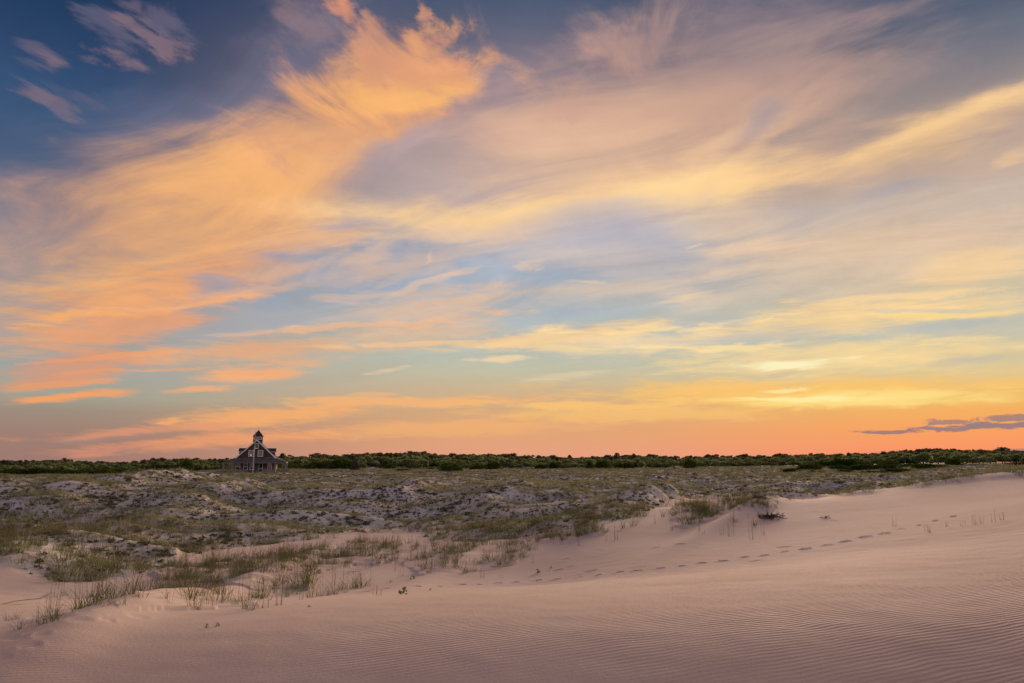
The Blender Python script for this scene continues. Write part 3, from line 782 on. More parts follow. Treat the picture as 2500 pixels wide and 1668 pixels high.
# porch roof: a skirt on all four sides
PO = 2.35
pr = MB()
o_, i_ = (W2 + PO, -PO, DEEP + PO), (W2 - .02, .02, DEEP - .02)
def corner(k, z):
    X, Y0, Y1 = (o_ if z < 3 else i_)
    return [(-X, Y0, z), (X, Y0, z), (X, Y1, z), (-X, Y1, z)][k % 4]
for k in range(4):
    pr.slab([corner(k, EV + .12), corner(k + 1, EV + .12), corner(k + 1, GB + .05), corner(k, GB + .05)], .12)
porch_roof = pr.build('porch_roof', M_roof, house)
MB().box(-W2 - PO + .05, W2 + PO - .05, -PO + .06, -PO + .16, EV - .16, EV).build('porch_beam', M_wood, house)
for s in (-1, 1):
    MB().box(s * (W2 + PO - .11) - .05, s * (W2 + PO - .11) + .05, -PO + .17, DEEP + PO - .1, EV - .16, EV).build('porch_beam', M_wood, house)
MB().box(-W2 - PO + .1, W2 + PO - .1, -PO + .1, DEEP + PO - .1, -.35, -.02).build('porch_floor', M_wood, house)
for x, y, w in ((-W2 - PO + .25, -PO + .25, .36), (W2 + PO - .25, -PO + .25, .30), (-W2 - .15, -PO + .25, .24), (W2 - .05, -PO + .25, .24),
                (-W2 - PO + .25, 3.5, .26), (W2 + PO - .25, 3.5, .26), (-W2 - PO + .25, 8, .26), (W2 + PO - .25, 8, .26), (-W2 - PO + .25, DEEP + PO - .3, .26), (W2 + PO - .25, DEEP + PO - .3, .26)):
    MB().box(x - w / 2, x + w / 2, y - .12, y + .12, -.02, EV - .16).build('porch_post', M_wood, house)

# low plank walls round the porch; every plank is its own piece
def planks(x0, x1, y, z1, n, mat=M_wood):
    w = (x1 - x0) / n
    for k in range(n):
        hh_ = z1 * rng.uniform(.93, 1.04)
        MB().box(x0 + k * w + .012, x0 + (k + 1) * w - .012, y - .03 - .01 * (k % 2), y + .03, -.3, hh_).build('plank', mat, house)
planks(-W2 + .05, -1.75, -PO - .02, .68, 8)
planks(1.75, W2 - .2, -PO - .02, .78, 8)
planks(-8.0, -W2 - .35, -PO + .6, .50, 12)
planks(W2 + .2, 7.2, -PO + .5, .86, 10)
MB().box(-W2 + .02, -1.72, -PO - .08, -PO + .05, .71, .77).build('rail', M_wood, house)
MB().box(1.72, W2 - .17, -PO - .08, -PO + .05, .82, .88).build('rail', M_wood, house)
for k in range(3):
    MB().box(-1.4, 1.4, -PO - .3 * (k + 1), -PO - .3 * k - .01, -.35, -.10 - .09 * k).build('step', M_wood, house)

def window(x, y, z0, z1, w, blind=None, blind_h=.55, bar=True, fr_=.11, trim=M_trim, parent=house, niche=.16):
    """sash window standing proud of the wall: casing, near-black panel for the unlit room, two panes, blind"""
    f = MB()
    f.box(x - w / 2, x - w / 2 + fr_, y - niche, y, z0, z1).box(x + w / 2 - fr_, x + w / 2, y - niche, y, z0, z1)
    f.box(x - w / 2 + fr_, x + w / 2 - fr_, y - niche, y, z1 - fr_, z1).box(x - w / 2 - .05, x + w / 2 + .05, y - niche - .05, y, z0 - .06, z0 - .002)
    f.box(x - w / 2 + fr_, x + w / 2 - fr_, y - niche, y, z0, z0 + fr_ * .8)
    zm = z0 + (z1 - z0) * (1 - blind_h)
    if bar: f.box(x - w / 2 + fr_, x + w / 2 - fr_, y - niche + .02, y - niche + .08, zm - .05, zm + .05)
    fo = f.build('window', trim, parent)
    MB().box(x - w / 2 + fr_, x + w / 2 - fr_, y - .02, y - .004, z0 + fr_ * .8, z1 - fr_).build('dark_room_panel', M_dark, fo)  # near-black panel on the wall; the unlit room's darkness is put into its colour
    if blind:
        MB().box(x - w / 2 + fr_ + .01, x + w / 2 - fr_ - .01, y - niche + .085, y - niche + .10, zm + .03, z1 - fr_).build('blind', blind, fo)
    MB().box(x - w / 2 + fr_, x + w / 2 - fr_, y - niche + .05, y - niche + .056, z0 + fr_ * .8, zm - .052 if bar else z1 - fr_).build('pane', M_glass, fo)
    if bar:
        MB().box(x - w / 2 + fr_, x + w / 2 - fr_, y - niche + .05, y - niche + .056, zm + .052, z1 - fr_).build('pane', M_glass, fo)
    return fo
wl = window(-1.02, 0, 3.62, 4.96, 1.14, M_blind, .62)
wr = window(.90, 0, 3.62, 4.96, 1.14, M_blind, .62)
wu = window(0.0, 0, 5.36, 6.46, .86, M_blind, .5, bar=False)
wl['label'] = 'gable window with green blind and a lit lamp below it'
for x, w, bl in ((-3.62, .98, M_greychintz), (-2.02, .94, M_greychintz), (-.68, .96, M_greychintz)):
    window(x, 0, .66, 2.06, w, bl, .55, fr_=.10)
window(3.02, 0, .80, 2.06, .92, M_greychintz, .97, bar=False, fr_=.09)
door = MB().box(.70, .80, -.1, 0, .02, 2.02).box(1.44, 1.54, -.1, 0, .02, 2.02).box(.80, 1.44, -.1, 0, 1.9, 2.02).box(.80, 1.44, -.1, 0, .02, .2).box(.80, 1.44, -.1, 0, .86, .96).build('screen_door', M_trim, house)
MB().box(.80, 1.44, -.05, -.03, .2, .86).box(.80, 1.44, -.05, -.03, .96, 1.9).build('mesh_screen', M_dark, door)
cr = MB(); cr.rod((.82, -.07, .24), (1.42, -.07, .84), .025, n=6); cr.rod((1.42, -.085, .24), (.82, -.085, .84), .025, n=6); cr.rod((1.12, -.07, .98), (1.12, -.07, 1.88), .02, n=6)
cr.build('door_brace', M_dull, door)

# side dormers
for s in (-1, 1):
    d0, d1, xm = 3.6, 6.2, 3.85
    MB().box(min(s * 2.0, s * xm), max(s * 2.0, s * xm), d0, d1, 3.2, 4.78).build('dormer_wall', M_wall, house)
    dr = MB(); ym = (d0 + d1) / 2
    xi, xo = s * 1.6, s * 4.02
    q1 = [(xi, d0 - .2, 4.72), (xo, d0 - .2, 4.72), (xo, ym, 5.50), (xi, ym, 5.50)]
    q2 = [(xi, ym, 5.50), (xo, ym, 5.50), (xo, d1 + .2, 4.72), (xi, d1 + .2, 4.72)]
    for q in (q1, q2): dr.slab(q if s > 0 else q[::-1], .10 )
    dr.add([(s * xm, d0, 4.78), (s * xm, d1, 4.78), (s * xm, ym, 5.42)], [(0, 1, 2)])
    dr.build('dormer_roof', M_towerroof, house)
    MB().box(min(s * 2.2, s * 3.98), max(s * 2.2, s * 3.98), d0 - .24, d0 - .205, 4.60, 4.72).build('eave_board', M_trim, house)

# lookout tower astride the ridge
tx, ty, tw_ = .02, 3.4, 1.0
MB().box(tx - tw_, tx + tw_, ty - tw_, ty + tw_, 5.9, 8.16).build('tower_wall', M_wall, house)
TR = 1.16
tr = MB().add([(tx - TR, ty - TR, 8.10), (tx + TR, ty - TR, 8.10), (tx + TR, ty + TR, 8.10), (tx - TR, ty + TR, 8.10), (tx, ty, 9.66)],
              [(0, 1, 4), (1, 2, 4), (2, 3, 4), (3, 0, 4), (3, 2, 1, 0)])
tr.build('tower_roof', M_towerroof, house)
for s in (-1, 1):
    tb = window(tx + s * .47, ty - tw_, 7.48, 8.08, .70, None, .5, bar=False, fr_=.12, niche=.07)

# flagpole in front of the steps, chairs beside it, lamp inside the gable window
def at_house(x, y, z):
    c, s = math.cos(house.rotation_euler.z), math.sin(house.rotation_euler.z)
    return (HX + x * c - y * s, HY + x * s + y * c, HZ + z)
pole = bpy.data.objects.new('flagpole', None); link(pole); pole.location = at_house(-.18, -4.2, -.4)
tag(pole, 'tall white flagpole standing in front of the shingled house', 'flagpole')
M_pole = plain('white_pole', (0.74, 0.70, 0.72), (0.62, 0.58, 0.60), .5)
M_topmast = plain('varnished_topmast', (0.40, 0.27, 0.22), (0.33, 0.22, 0.18), .5)
MB().rod((0, 0, -.4), (0, 0, 6.1), .105, .075, 10).build('lower_mast', M_pole, pole)
MB().rod((.06, -.02, 5.5), (.06, -.02, 9.35), .055, .03, 8).build('topmast', M_topmast, pole)
for z_ in (5.62, 5.98):
    MB().box(-.12, .16, -.12, .10, z_, z_ + .13).build('mast_band', M_dull, pole)
MB().rod((.10, -.06, .9), (.12, -.06, 9.2), .008, n=5).build('halyard', M_dull, pole)
MB().rod((.06, -.02, 9.33), (.06, -.02, 9.44), .06, .03, 8).build('truck_cap', M_trim, pole)

def garden_chair(x, y, rz, label):
    c = bpy.data.objects.new('garden_chair', None); link(c)
    c.location = at_house(x, y, -.30); c.rotation_euler = (0, 0, house.rotation_euler.z + rz)
    tag(c, label, 'chair', 'green chairs in front of the house')
    for k in range(5):
        MB().slab([(-.30 + k * .125, -.32, .40), (-.19 + k * .125, -.32, .40), (-.19 + k * .125, .26, .30), (-.30 + k * .125, .26, .30)], -.03).build('seat_slat', M_chair, c)
        MB().slab([(-.30 + k * .125, .22, .30), (-.19 + k * .125, .22, .30), (-.18 + k * .122, .50, 1.02 - .05 * abs(k - 2)), (-.29 + k * .122, .50, 1.02 - .05 * abs(k - 2))], -.03).build('back_slat', M_chair, c)
    for s in (-1, 1):
        MB().box(s * .40 - .07, s * .40 + .07, -.36, .40, .58, .62).build('armrest', M_chair, c)
        MB().box(s * .38 - .05, s * .38 + .05, -.34, -.28, 0, .58).build('leg', M_chair, c)
        MB().box(s * .36 - .03, s * .36 + .03, .20, .28, 0, .58).build('leg', M_chair, c)
    return c
garden_chair(-1.75, -3.6, .15, 'green slatted garden chair to the left of the flagpole')
garden_chair(.55, -3.6, -.1, 'green slatted garden chair between the flagpole and the screen door')
tbl = bpy.data.objects.new('low_table', None); link(tbl); tbl.location = at_house(-.85, -3.7, -.3); tbl.rotation_euler = (0, 0, house.rotation_euler.z)
tag(tbl, 'low dark table between the green chairs before the porch', 'table')
MB().box(-.45, .45, -.3, .3, .40, .45).build('table_top', M_wood, tbl)
for sx in (-1, 1):
    for sy in (-1, 1):
        MB().box(sx * .40 - .04, sx * .40 + .04, sy * .25 - .04, sy * .25 + .04, 0, .40).build('leg', M_wood, tbl)
lp = bpy.data.objects.new('table_lamp', None); link(lp); lp.location = at_house(-1.08, -.085, 3.70); lp.rotation_euler = (0, 0, house.rotation_euler.z)
tag(lp, 'small glowing lamp behind the pane of the left gable window', 'lamp')
MB().rod((0, 0, .10), (0, 0, .30), .10, .055, 12).build('lamp_shade', M_lamp, lp)
MB().rod((0, 0, 0), (0, 0, .12), .04, .02, 8).build('lamp_foot', M_dull, lp)
# ------------------------------------------------------------------ plant materials
def leafy(name, c1, c2, c3, trans=0.35, scale=0.25, rnd=0.5):
    """foliage: base tone varies by leaf cluster and from plant to plant; leaves let some light through"""
    m = Mat(name)
    oi = m.n('ShaderNodeObjectInfo').outputs['Random']
    n1 = m.noise(m.pos(), scale, 3, .6)
    v = m.math('ADD', m.math('MULTIPLY', n1, 1 - rnd), m.math('MULTIPLY', oi, rnd))
    c = m.mix(m.rng(v, .30, .52), c1, c2)
    c = m.mix(m.rng(v, .50, .72), c, c3)
    c = m.mix(m.math('MULTIPLY', m.rng(m.noise(m.pos(), scale * 14, 2, .6), .35, .7), .5), c, tuple(x * 0.55 for x in c1))
    d = m.n('ShaderNodeBsdfDiffuse', {'Color': c, 'Roughness': .6}).outputs[0]
    t = m.n('ShaderNodeBsdfTranslucent', {'Color': c}).outputs[0]
    return m.done(m.n('ShaderNodeMixShader', {0: trans, 1: d, 2: t}).outputs[0])

M_grass = leafy('beach_grass_blades', (0.115, 0.165, 0.055), (0.155, 0.20, 0.068), (0.235, 0.225, 0.10), .35, .22, .4)
M_field = leafy('dune_field_grass', (0.215, 0.23, 0.125), (0.275, 0.28, 0.155), (0.32, 0.30, 0.19), .4, .09, .35)
M_straw = leafy('dry_stalks', (0.16, 0.11, 0.075), (0.22, 0.165, 0.10), (0.20, 0.13, 0.10), .25, .3, .5)
M_heath = leafy('dark_heather', (0.10, 0.088, 0.062), (0.14, 0.125, 0.08), (0.145, 0.155, 0.085), .35, .3, .6)
M_shrub = leafy('evergreen_shrub_leaves', (0.050, 0.082, 0.016), (0.075, 0.115, 0.022), (0.11, 0.15, 0.034), .35, .35, .45)
M_oak = leafy('thicket_leaves', (0.15, 0.185, 0.08), (0.22, 0.265, 0.105), (0.28, 0.31, 0.145), .5, .03, .5)
M_pine = leafy('pine_needles', (0.12, 0.125, 0.07), (0.16, 0.16, 0.09), (0.19, 0.185, 0.105), .5, .03, .5)
M_bare = leafy('bare_twigs', (0.10, 0.065, 0.05), (0.14, 0.10, 0.075), (0.12, 0.10, 0.07), .1, .3, .4)
M_trunk = plain('bark', (0.09, 0.07, 0.055), (0.06, 0.045, 0.038), .9)
M_drift = plain('driftwood', (0.16, 0.12, 0.10), (0.10, 0.075, 0.065), .9)

def blade(V, Fc, base, az, lean, ln, w, droop, seg=4):
    """one grass blade: a narrow tapering strip that rises and bends over"""
    d = np.array((math.cos(az), math.sin(az), 0.0)); s = np.array((-math.sin(az), math.cos(az), 0.0))
    p = np.array(base, float); a = lean; o = len(V)
    for k in range(seg + 1):
        t = k / seg
        ww = w * (1 - t) ** 0.7 + 0.0012
        V.append(tuple(p - s * ww / 2)); V.append(tuple(p + s * ww / 2))
        if k: Fc.append((o + 2 * k - 2, o + 2 * k - 1, o + 2 * k + 1, o + 2 * k))
        a += droop / seg
        p = p + (d * math.sin(a) + np.array((0, 0, math.cos(a)))) * ln / seg

def tuft_mesh(name, mat, n, ln, spread, w, lean, droop, seed, stalks=0, stalk_len=0.9, seg=3, mat2=None):
    r = random.Random(seed); V, Fc = [], []
    for k in range(n):
        a, q = r.uniform(0, 2 * math.pi), spread * math.sqrt(r.random())
        blade(V, Fc, (q * math.cos(a), q * math.sin(a), -.05), a + r.gauss(0, .7), abs(r.gauss(lean * .5, lean * .5)), ln * r.uniform(.5, 1.1), w * r.uniform(.7, 1.2), droop * r.uniform(.3, 1.4), seg)
    nb = len(Fc)
    for k in range(stalks):
        a, q = r.uniform(0, 2 * math.pi), spread * 1.2 * math.sqrt(r.random())
        b = (q * math.cos(a), q * math.sin(a), -.05)
        L = stalk_len * r.uniform(.6, 1.1)
        for turn in (0, math.pi / 2):
            blade(V, Fc, b, a + turn, .03, L, w * .6, r.uniform(.02, .15), 3)
        if r.random() < .7:                       # seed head near the tip
            for e in range(4):
                blade(V, Fc, (b[0], b[1], L * (.74 + .05 * e)), r.uniform(0, 6.3), .5, .09, w * 1.1, 1.0, 2)
    me = bpy.data.meshes.new(name)
    me.from_pydata(V, [], Fc)
    me.materials.append(mat)
    if mat2:
        me.materials.append(mat2)
        me.polygons.foreach_set('material_index', [0] * nb + [1] * (len(Fc) - nb))
    me.update()
    return me

def clump_mesh(name, mat, n, w, h, leaf, seed, twigs=0.3):
    r = random.Random(seed); V, Fc = [], []
    for k in range(n):
        a, q = r.uniform(0, 2 * math.pi), math.sqrt(r.random())
        top = h * (1 - q * q * .8)
        p = Vector((w * q * math.cos(a), w * q * math.sin(a), top * r.uniform(.1, 1.0)))
        u = Vector((r.gauss(0, 1), r.gauss(0, 1), r.gauss(0, .8))).normalized(); v = u.orthogonal().normalized()
        L = leaf * r.uniform(.6, 1.5); o = len(V)
        ww = L * .35
        V += [tuple(p - u * L / 2), tuple(p + v * ww), tuple(p + u * L / 2), tuple(p - v * ww)]
        Fc.append((o, o + 1, o + 2, o + 3))
    me = bpy.data.meshes.new(name); me.from_pydata(V, [], Fc); me.materials.append(mat); me.update()
    return me

def crown_points(r, lobes):
    """random points in the outer shell of a handful of overlapping lobes"""
    L = r.choices(lobes, weights=[l[3] ** 2 for l in lobes])[0]
    while True:
        d = Vector((r.gauss(0, 1), r.gauss(0, 1), r.gauss(0, 1))).normalized()
        if d.z > -.35: break
    q = r.uniform(.72, 1.08) if r.random() < .8 else r.uniform(.3, .8)
    return Vector((L[0] + d.x * L[3] * q, L[1] + d.y * L[3] * q, L[2] + d.z * L[3] * q * L[4])), d

def crown_mesh(name, mat, lobes, n, leaf, seed, fill=True):
    r = random.Random(seed); V, Fc = [], []
    for k in range(n):
        p, d = crown_points(r, lobes)
        if p.z < 0.02: p.z = r.uniform(.02, .15)
        nn = (d + Vector((0, 0, .5)) + Vector((r.gauss(0, .6), r.gauss(0, .6), r.gauss(0, .6)))).normalized()
        u = nn.orthogonal().normalized(); u.rotate(Matrix.Rotation(r.uniform(0, 6.28), 3, nn)); v = nn.cross(u)
        L = leaf * r.uniform(.55, 1.4); o = len(V)
        V += [tuple(p - u * L * .5), tuple(p + v * L * .36 + nn * L * .1), tuple(p + u * L * .5), tuple(p - v * L * .36 + nn * L * .1)]
        Fc.append((o, o + 1, o + 2, o + 3))
    me = bpy.data.meshes.new(name); me.from_pydata(V, [], Fc); me.materials.append(mat); me.update()
    return me

def trunk_mesh(name, segs, mat=M_trunk, n=6):
    b = MB()
    for a, c, r0, r1 in segs: b.rod(a, c, r0, r1, n)
    me = bpy.data.meshes.new(name); me.from_pydata(b.v, [], b.f); me.materials.append(mat); me.update()
    return me

# prototypes, shared by every copy ------------------------------------------------
TUFT = [tuft_mesh('tuft_%d' % k, M_grass, n, ln, sp_, .012, le, dr, 40 + k, st, sl, 4, M_straw) for k, (n, ln, sp_, le, dr, st, sl) in enumerate((
    (26, .75, .16, .35, 1.0, 2, 1.0), (20, .62, .12, .30, 1.3, 1, .9), (34, .80, .26, .40, 1.1, 3, 1.1), (16, .50, .14, .35, .9, 0, .8), (22, .85, .14, .55, 1.7, 2, 1.0)))]
STALK = [tuft_mesh('stalk_%d' % k, M_straw, n, .35, .10, .010, .3, .9, 70 + k, st, sl, 3, M_straw) for k, (n, st, sl) in enumerate(((3, 4, .85), (2, 3, 1.0), (4, 6, .75)))]
SPRIG = [clump_mesh('sprig_%d' % k, M_grass, 12, .10, .24, .10, 90 + k) for k in range(2)]

def shrub_lobes(seed, w, h, n=8):
    r = random.Random(seed); out = []
    for k in range(n):
        a, q = r.uniform(0, 6.28), math.sqrt(r.random()) * .62
        rad = r.uniform(.38, .55)
        out.append((w * q * math.cos(a), w * q * math.sin(a), h * r.uniform(.18, .42) * (1 - q * .5), rad, h * .62 / rad * r.uniform(.8, 1.05)))
    return [(x, y, z, rad * w, fl * rad / (rad * w)) for x, y, z, rad, fl in out]
# unit sizes: width 1 each side = half width 1 m, height 1 m; scaled when placed
SHRUB = []
for k in range(5):
    lob = shrub_lobes(300 + k, 1.0, 1.0)
    SHRUB.append((crown_mesh('shrub_crown_%d' % k, M_shrub, lob, 1500, .15, 310 + k),
                  trunk_mesh('shrub_stem_%d' % k, [((.1 * j - .2, .08 * j - .1, -.3), (.35 * math.cos(2.1 * j), .35 * math.sin(2.1 * j), .55), .03, .012) for j in range(5)])))
OAK = []
for k in range(5):
    r_ = random.Random(500 + k); lob = []
    for j in range(7):
        a, q = r_.uniform(0, 6.28), r_.uniform(0, .6)
        lob.append((q * math.cos(a), q * math.sin(a), r_.uniform(.42, .72), r_.uniform(.30, .48), r_.uniform(.55, .8)))
    OAK.append((crown_mesh('oak_crown_%d' % k, M_oak, lob, 620, .24, 510 + k),
                trunk_mesh('oak_trunk_%d' % k, [((0, 0, -.2), (.04, .02, .35), .06, .045), ((.04, .02, .35), (.3, .1, .7), .04, .015), ((.04, .02, .35), (-.25, -.1, .68), .04, .015)])))
PINE = []
for k in range(5):
    r_ = random.Random(600 + k); lob = []
    for j in range(6):
        a, q = r_.uniform(0, 6.28), r_.uniform(.05, .34)
        lob.append((q * math.cos(a), q * math.sin(a), r_.uniform(.5, .9), r_.uniform(.16, .30), r_.uniform(.4, .65)))
    PINE.append((crown_mesh('pine_crown_%d' % k, M_pine, lob, 420, .13, 610 + k),
                 trunk_mesh('pine_trunk_%d' % k, [((0, 0, -.1), (.02, .01, .55), .028, .022), ((.02, .01, .55), (.0, .03, .9), .022, .008), ((.02, .01, .6), (.22, .08, .78), .012, .005), ((.02, .01, .66), (-.2, -.06, .84), .012, .005)])))

def plant(name, meshes, part_names, x, y, z, s, rz, label, cat, group, tilt=0.0):
    e = bpy.data.objects.new(name, None); link(e)
    e.location = (x, y, z); e.scale = s; e.rotation_euler = (tilt * math.cos(rz), tilt * math.sin(rz), rz)
    tag(e, label, cat, group)
    for me_, pn in zip(meshes, part_names):
        c = bpy.data.objects.new(pn, me_); link(c); c.parent = e
    return e

def polar(az, r): return r * math.sin(az), r * math.cos(az)
ORD = ['first', 'second', 'third', 'fourth', 'fifth', 'sixth', 'seventh', 'eighth', 'ninth', 'tenth', 'eleventh', 'twelfth', 'thirteenth', 'fourteenth', 'fifteenth', 'sixteenth',
       'seventeenth', 'eighteenth', 'nineteenth', 'twentieth', 'twenty-first', 'twenty-second', 'twenty-third', 'twenty-fourth', 'twenty-fifth', 'twenty-sixth', 'twenty-seventh', 'twenty-eighth', 'twenty-ninth', 'thirtieth']

# ------------------------------------------------------------------ evergreen shrubs on the dunes (photo column, base row, width, height in photo pixels)
SHRUBS = [
 (132, 1158, 62, 13, 'low'), (180, 1162, 80, 15, 'low'), (232, 1163, 74, 20, 'low'), (285, 1162, 46, 20, 'low'),
 (352, 1154, 74, 15, 'path'), (402, 1151, 84, 17, 'path'), (425, 1146, 44, 12, 'path'), (370, 1160, 44, 9, 'path'), (452, 1147, 40, 30, 'tall'),
 (8, 1168, 20, 10, 'edge'), (50, 1155, 60, 12, 'edge'), (92, 1152, 40, 9, 'edge'),
 (722, 1145, 34, 10, 'right'), (745, 1144, 34, 8, 'right'), (788, 1144, 62, 20, 'right'), (838, 1143, 62, 25, 'right'),
 (958, 1145, 40, 12, 'pale'), (985, 1152, 40, 8, 'pale'), (1010, 1146, 30, 8, 'sand'), (1050, 1146, 22, 6, 'sand'),
 (1098, 1155, 64, 26, 'round'), (1158, 1149, 50, 15, 'centre'), (1202, 1148, 54, 18, 'centre'), (1322, 1145, 36, 11, 'centre'), (1358, 1142, 42, 14, 'centre'), (1380, 1144, 28, 7, 'centre'),
 (1440, 1140, 26, 16, 'ridge'), (1475, 1141, 50, 16, 'ridge'), (1524, 1142, 56, 12, 'ridge'), (1686, 1136, 36, 18, 'ridge'), (1645, 1140, 30, 10, 'ridge'),
 (1932, 1154, 50, 12, 'hollow'), (1972, 1150, 64, 17, 'hollow'), (1994, 1159, 52, 11, 'hollow'), (2052, 1158, 62, 13, 'hollow'), (2046, 1148, 50, 12, 'hollow'), (2094, 1150, 72, 16, 'hollow'), (2150, 1148, 84, 15, 'hollow'),
 (2140, 1158, 70, 9, 'hollow'), (2196, 1156, 74, 12, 'hollow'), (2248, 1147, 66, 16, 'hollow'), (2292, 1145, 46, 11, 'hollow'), (2230, 1140, 60, 9, 'hollow'), (2180, 1135, 56, 12, 'far'), (2060, 1128, 60, 8, 'far'), (2010, 1132, 44, 8, 'far'), (2326, 1128, 40, 10, 'far'),
 (40, 1292, 100, 10, 'valley'), (2480, 1138, 60, 10, 'far'),
]
SL = {'low': 'glossy green shrub in the low hedge left of the sandy gap', 'path': 'green shrub in the clump between the sandy gap and the house', 'tall': 'tall dark evergreen bush standing alone left of the shingled house',
      'edge': 'small dark shrub by the far left end of the wood', 'right': 'dark green rounded shrub just right of the shingled house', 'pale': 'yellow green creeping shrub beside the white sand patch',
      'sand': 'tiny dark shrub on the white sand patch', 'round': 'single round dark shrub in front of the wood near the picture centre', 'centre': 'dark shrub at the foot of the wood right of the round shrub',
      'ridge': 'dark shrub behind the pale ridge under the tallest skyline pine', 'hollow': 'dark evergreen cushion shrub in the sheltered hollow behind the big dune', 'far': 'shrub among sandy clearings below the right end of the wood',
      'valley': 'low green bush in the grassy valley at the left picture edge'}
cnt = {}
tot = {}
for s_ in SHRUBS: tot[s_[4]] = tot.get(s_[4], 0) + 1
for k, (px_, py_, w_, h_, key) in enumerate(sorted(SHRUBS, key=lambda s: s[0])):
    az_, el_ = azel(px_, py_)
    a0, r0 = ground_at(px_, py_)
    r0 = min(max(r0, 45 if key == 'valley' else 105), 225)
    x_, y_ = polar(az_, r0)
    zg = float(relief_z(x_, y_)[0])
    zt = EYE + r0 * math.tan(azel(px_, py_ - h_)[1])          # crown top reaches the row seen in the photograph
    hh_ = max(zt - zg, .5)
    ww_ = w_ * r0 / F_PX / 2 * 1.15
    cnt[key] = cnt.get(key, 0) + 1
    lab = SL[key] + ('' if tot[key] == 1 else ', ' + ORD[cnt[key] - 1] + ' from left')
    sh = SHRUB[k % 5]
    plant('evergreen_shrub', sh, ('crown', 'stem'), x_, y_, zg - .1, (ww_, ww_ * .8, hh_ * 1.18), k * 1.7, lab, 'shrub', 'evergreen shrubs on the dunes')
# leafless reddish bush
az_, el_ = azel(866, 1136); x_, y_ = polar(az_, 196); zg = float(relief_z(x_, y_)[0])
zt = EYE + 196 * math.tan(azel(866, 1107)[1])
bare_me = clump_mesh('bare_bush', M_bare, 220, 1.0, 1.0, .26, 777)
plant('bare_bush', (bare_me, SHRUB[0][1]), ('twig_crown', 'stem'), x_, y_, zg - .1, (1.3, 1.2, max(zt - zg, 1.5) * .85), 0.4, 'leafless reddish brown bush beside the dark shrub right of the house', 'bush', None)

# ------------------------------------------------------------------ the wood along the horizon
SKY_X = [-300, 0, 60, 160, 250, 320, 420, 470, 540, 600, 680, 730, 800, 860, 960, 1010, 1060, 1100, 1200, 1300, 1400, 1500, 1560, 1650, 1750, 1850, 1950, 2000, 2070, 2130, 2200, 2300, 2400, 2500, 2900]
SKY_Y = [1128, 1125, 1124, 1121, 1127, 1127, 1118, 1119, 1121, 1120, 1112, 1113, 1110, 1108, 1106, 1104, 1107, 1109, 1107, 1114, 1115, 1114, 1110, 1115, 1112, 1112, 1108, 1109, 1107, 1105, 1100, 1096, 1098, 1099, 1100]
wr_ = random.Random(2024)
placed = []
def wood_spot(px_, r0, slack, hmin, hmax, width):
    az_ = azel(px_, 1110)[0]
    x_, y_ = polar(az_, r0)
    zg = float(base_height(az_, r0))
    top = EYE + r0 * math.tan(azel(px_, np.interp(px_, SKY_X, SKY_Y) + slack + 4.5 * float(gnoise(px_ / 34.0, r0 / 40.0, 88)))[1])
    h = min(max(top - zg, hmin), hmax)
    return x_, y_, zg, h

AREAS = [(-60, 200, 'at the far left end of the wood'), (200, 460, 'in the wood above the low hedge'), (460, 560, 'close behind the left porch of the house'), (640, 880, 'in the wood right of the house'),
         (880, 1120, 'above the white sand patch'), (1120, 1380, 'in the wood right of the round shrub'), (1380, 1600, 'about the tall skyline pine'), (1600, 1860, 'in the wood beyond the pale ridge'),
         (1860, 2100, 'left above the shrub hollow'), (2100, 2300, 'right above the shrub hollow'), (2300, 2560, 'on the wooded rise under the slate cloud')]
n_tree = 0
for (xa, xb, where) in AREAS:
    spots = []
    n_p = max(5, int((xb - xa) / 22)); n_o = max(5, int((xb - xa) / 20))
    for k in range(n_p):        # pines that make the skyline
        px_ = xa + (k + wr_.uniform(.15, .85)) * (xb - xa) / n_p
        r0 = wr_.uniform(380, 520)
        spots.append((px_, 'pine', r0) + wood_spot(px_, r0, wr_.choice((-3, -1, 0, 1, 2, 4)), 3.0, 14, 1))
    for k in range(n_o):        # broad crowns of the near edge of the wood
        px_ = xa + (k + wr_.uniform(.15, .85)) * (xb - xa) / n_o
        r0 = wr_.uniform(242, 320)
        spots.append((px_, 'oak', r0) + wood_spot(px_, r0, wr_.uniform(6, 24), 1.6, 7, 1))
    c_ = {'pine': 0, 'oak': 0}
    for px_, kind, r0, x_, y_, zg, h in sorted(spots):
        c_[kind] += 1
        n_tree += 1
        i = wr_.randrange(5); rz = wr_.uniform(0, 6.28)
        if kind == 'pine':
            w = h * wr_.uniform(.55, 1.0)
            plant('pine_tree', PINE[i], ('crown', 'trunk'), x_, y_, zg, (w * 1.1, w * 1.1, h), rz, '%s skyline pine from left, %s' % (ORD[c_[kind] - 1], where), 'tree', 'pines along the skyline')
        else:
            w = wr_.uniform(2.2, 4.0)
            plant('live_oak', OAK[i], ('crown', 'trunk'), x_, y_, zg, (w, w, h * .95), rz, '%s round crowned green tree from left, %s' % (ORD[c_[kind] - 1], where), 'tree', 'broad crowned trees of the wood')
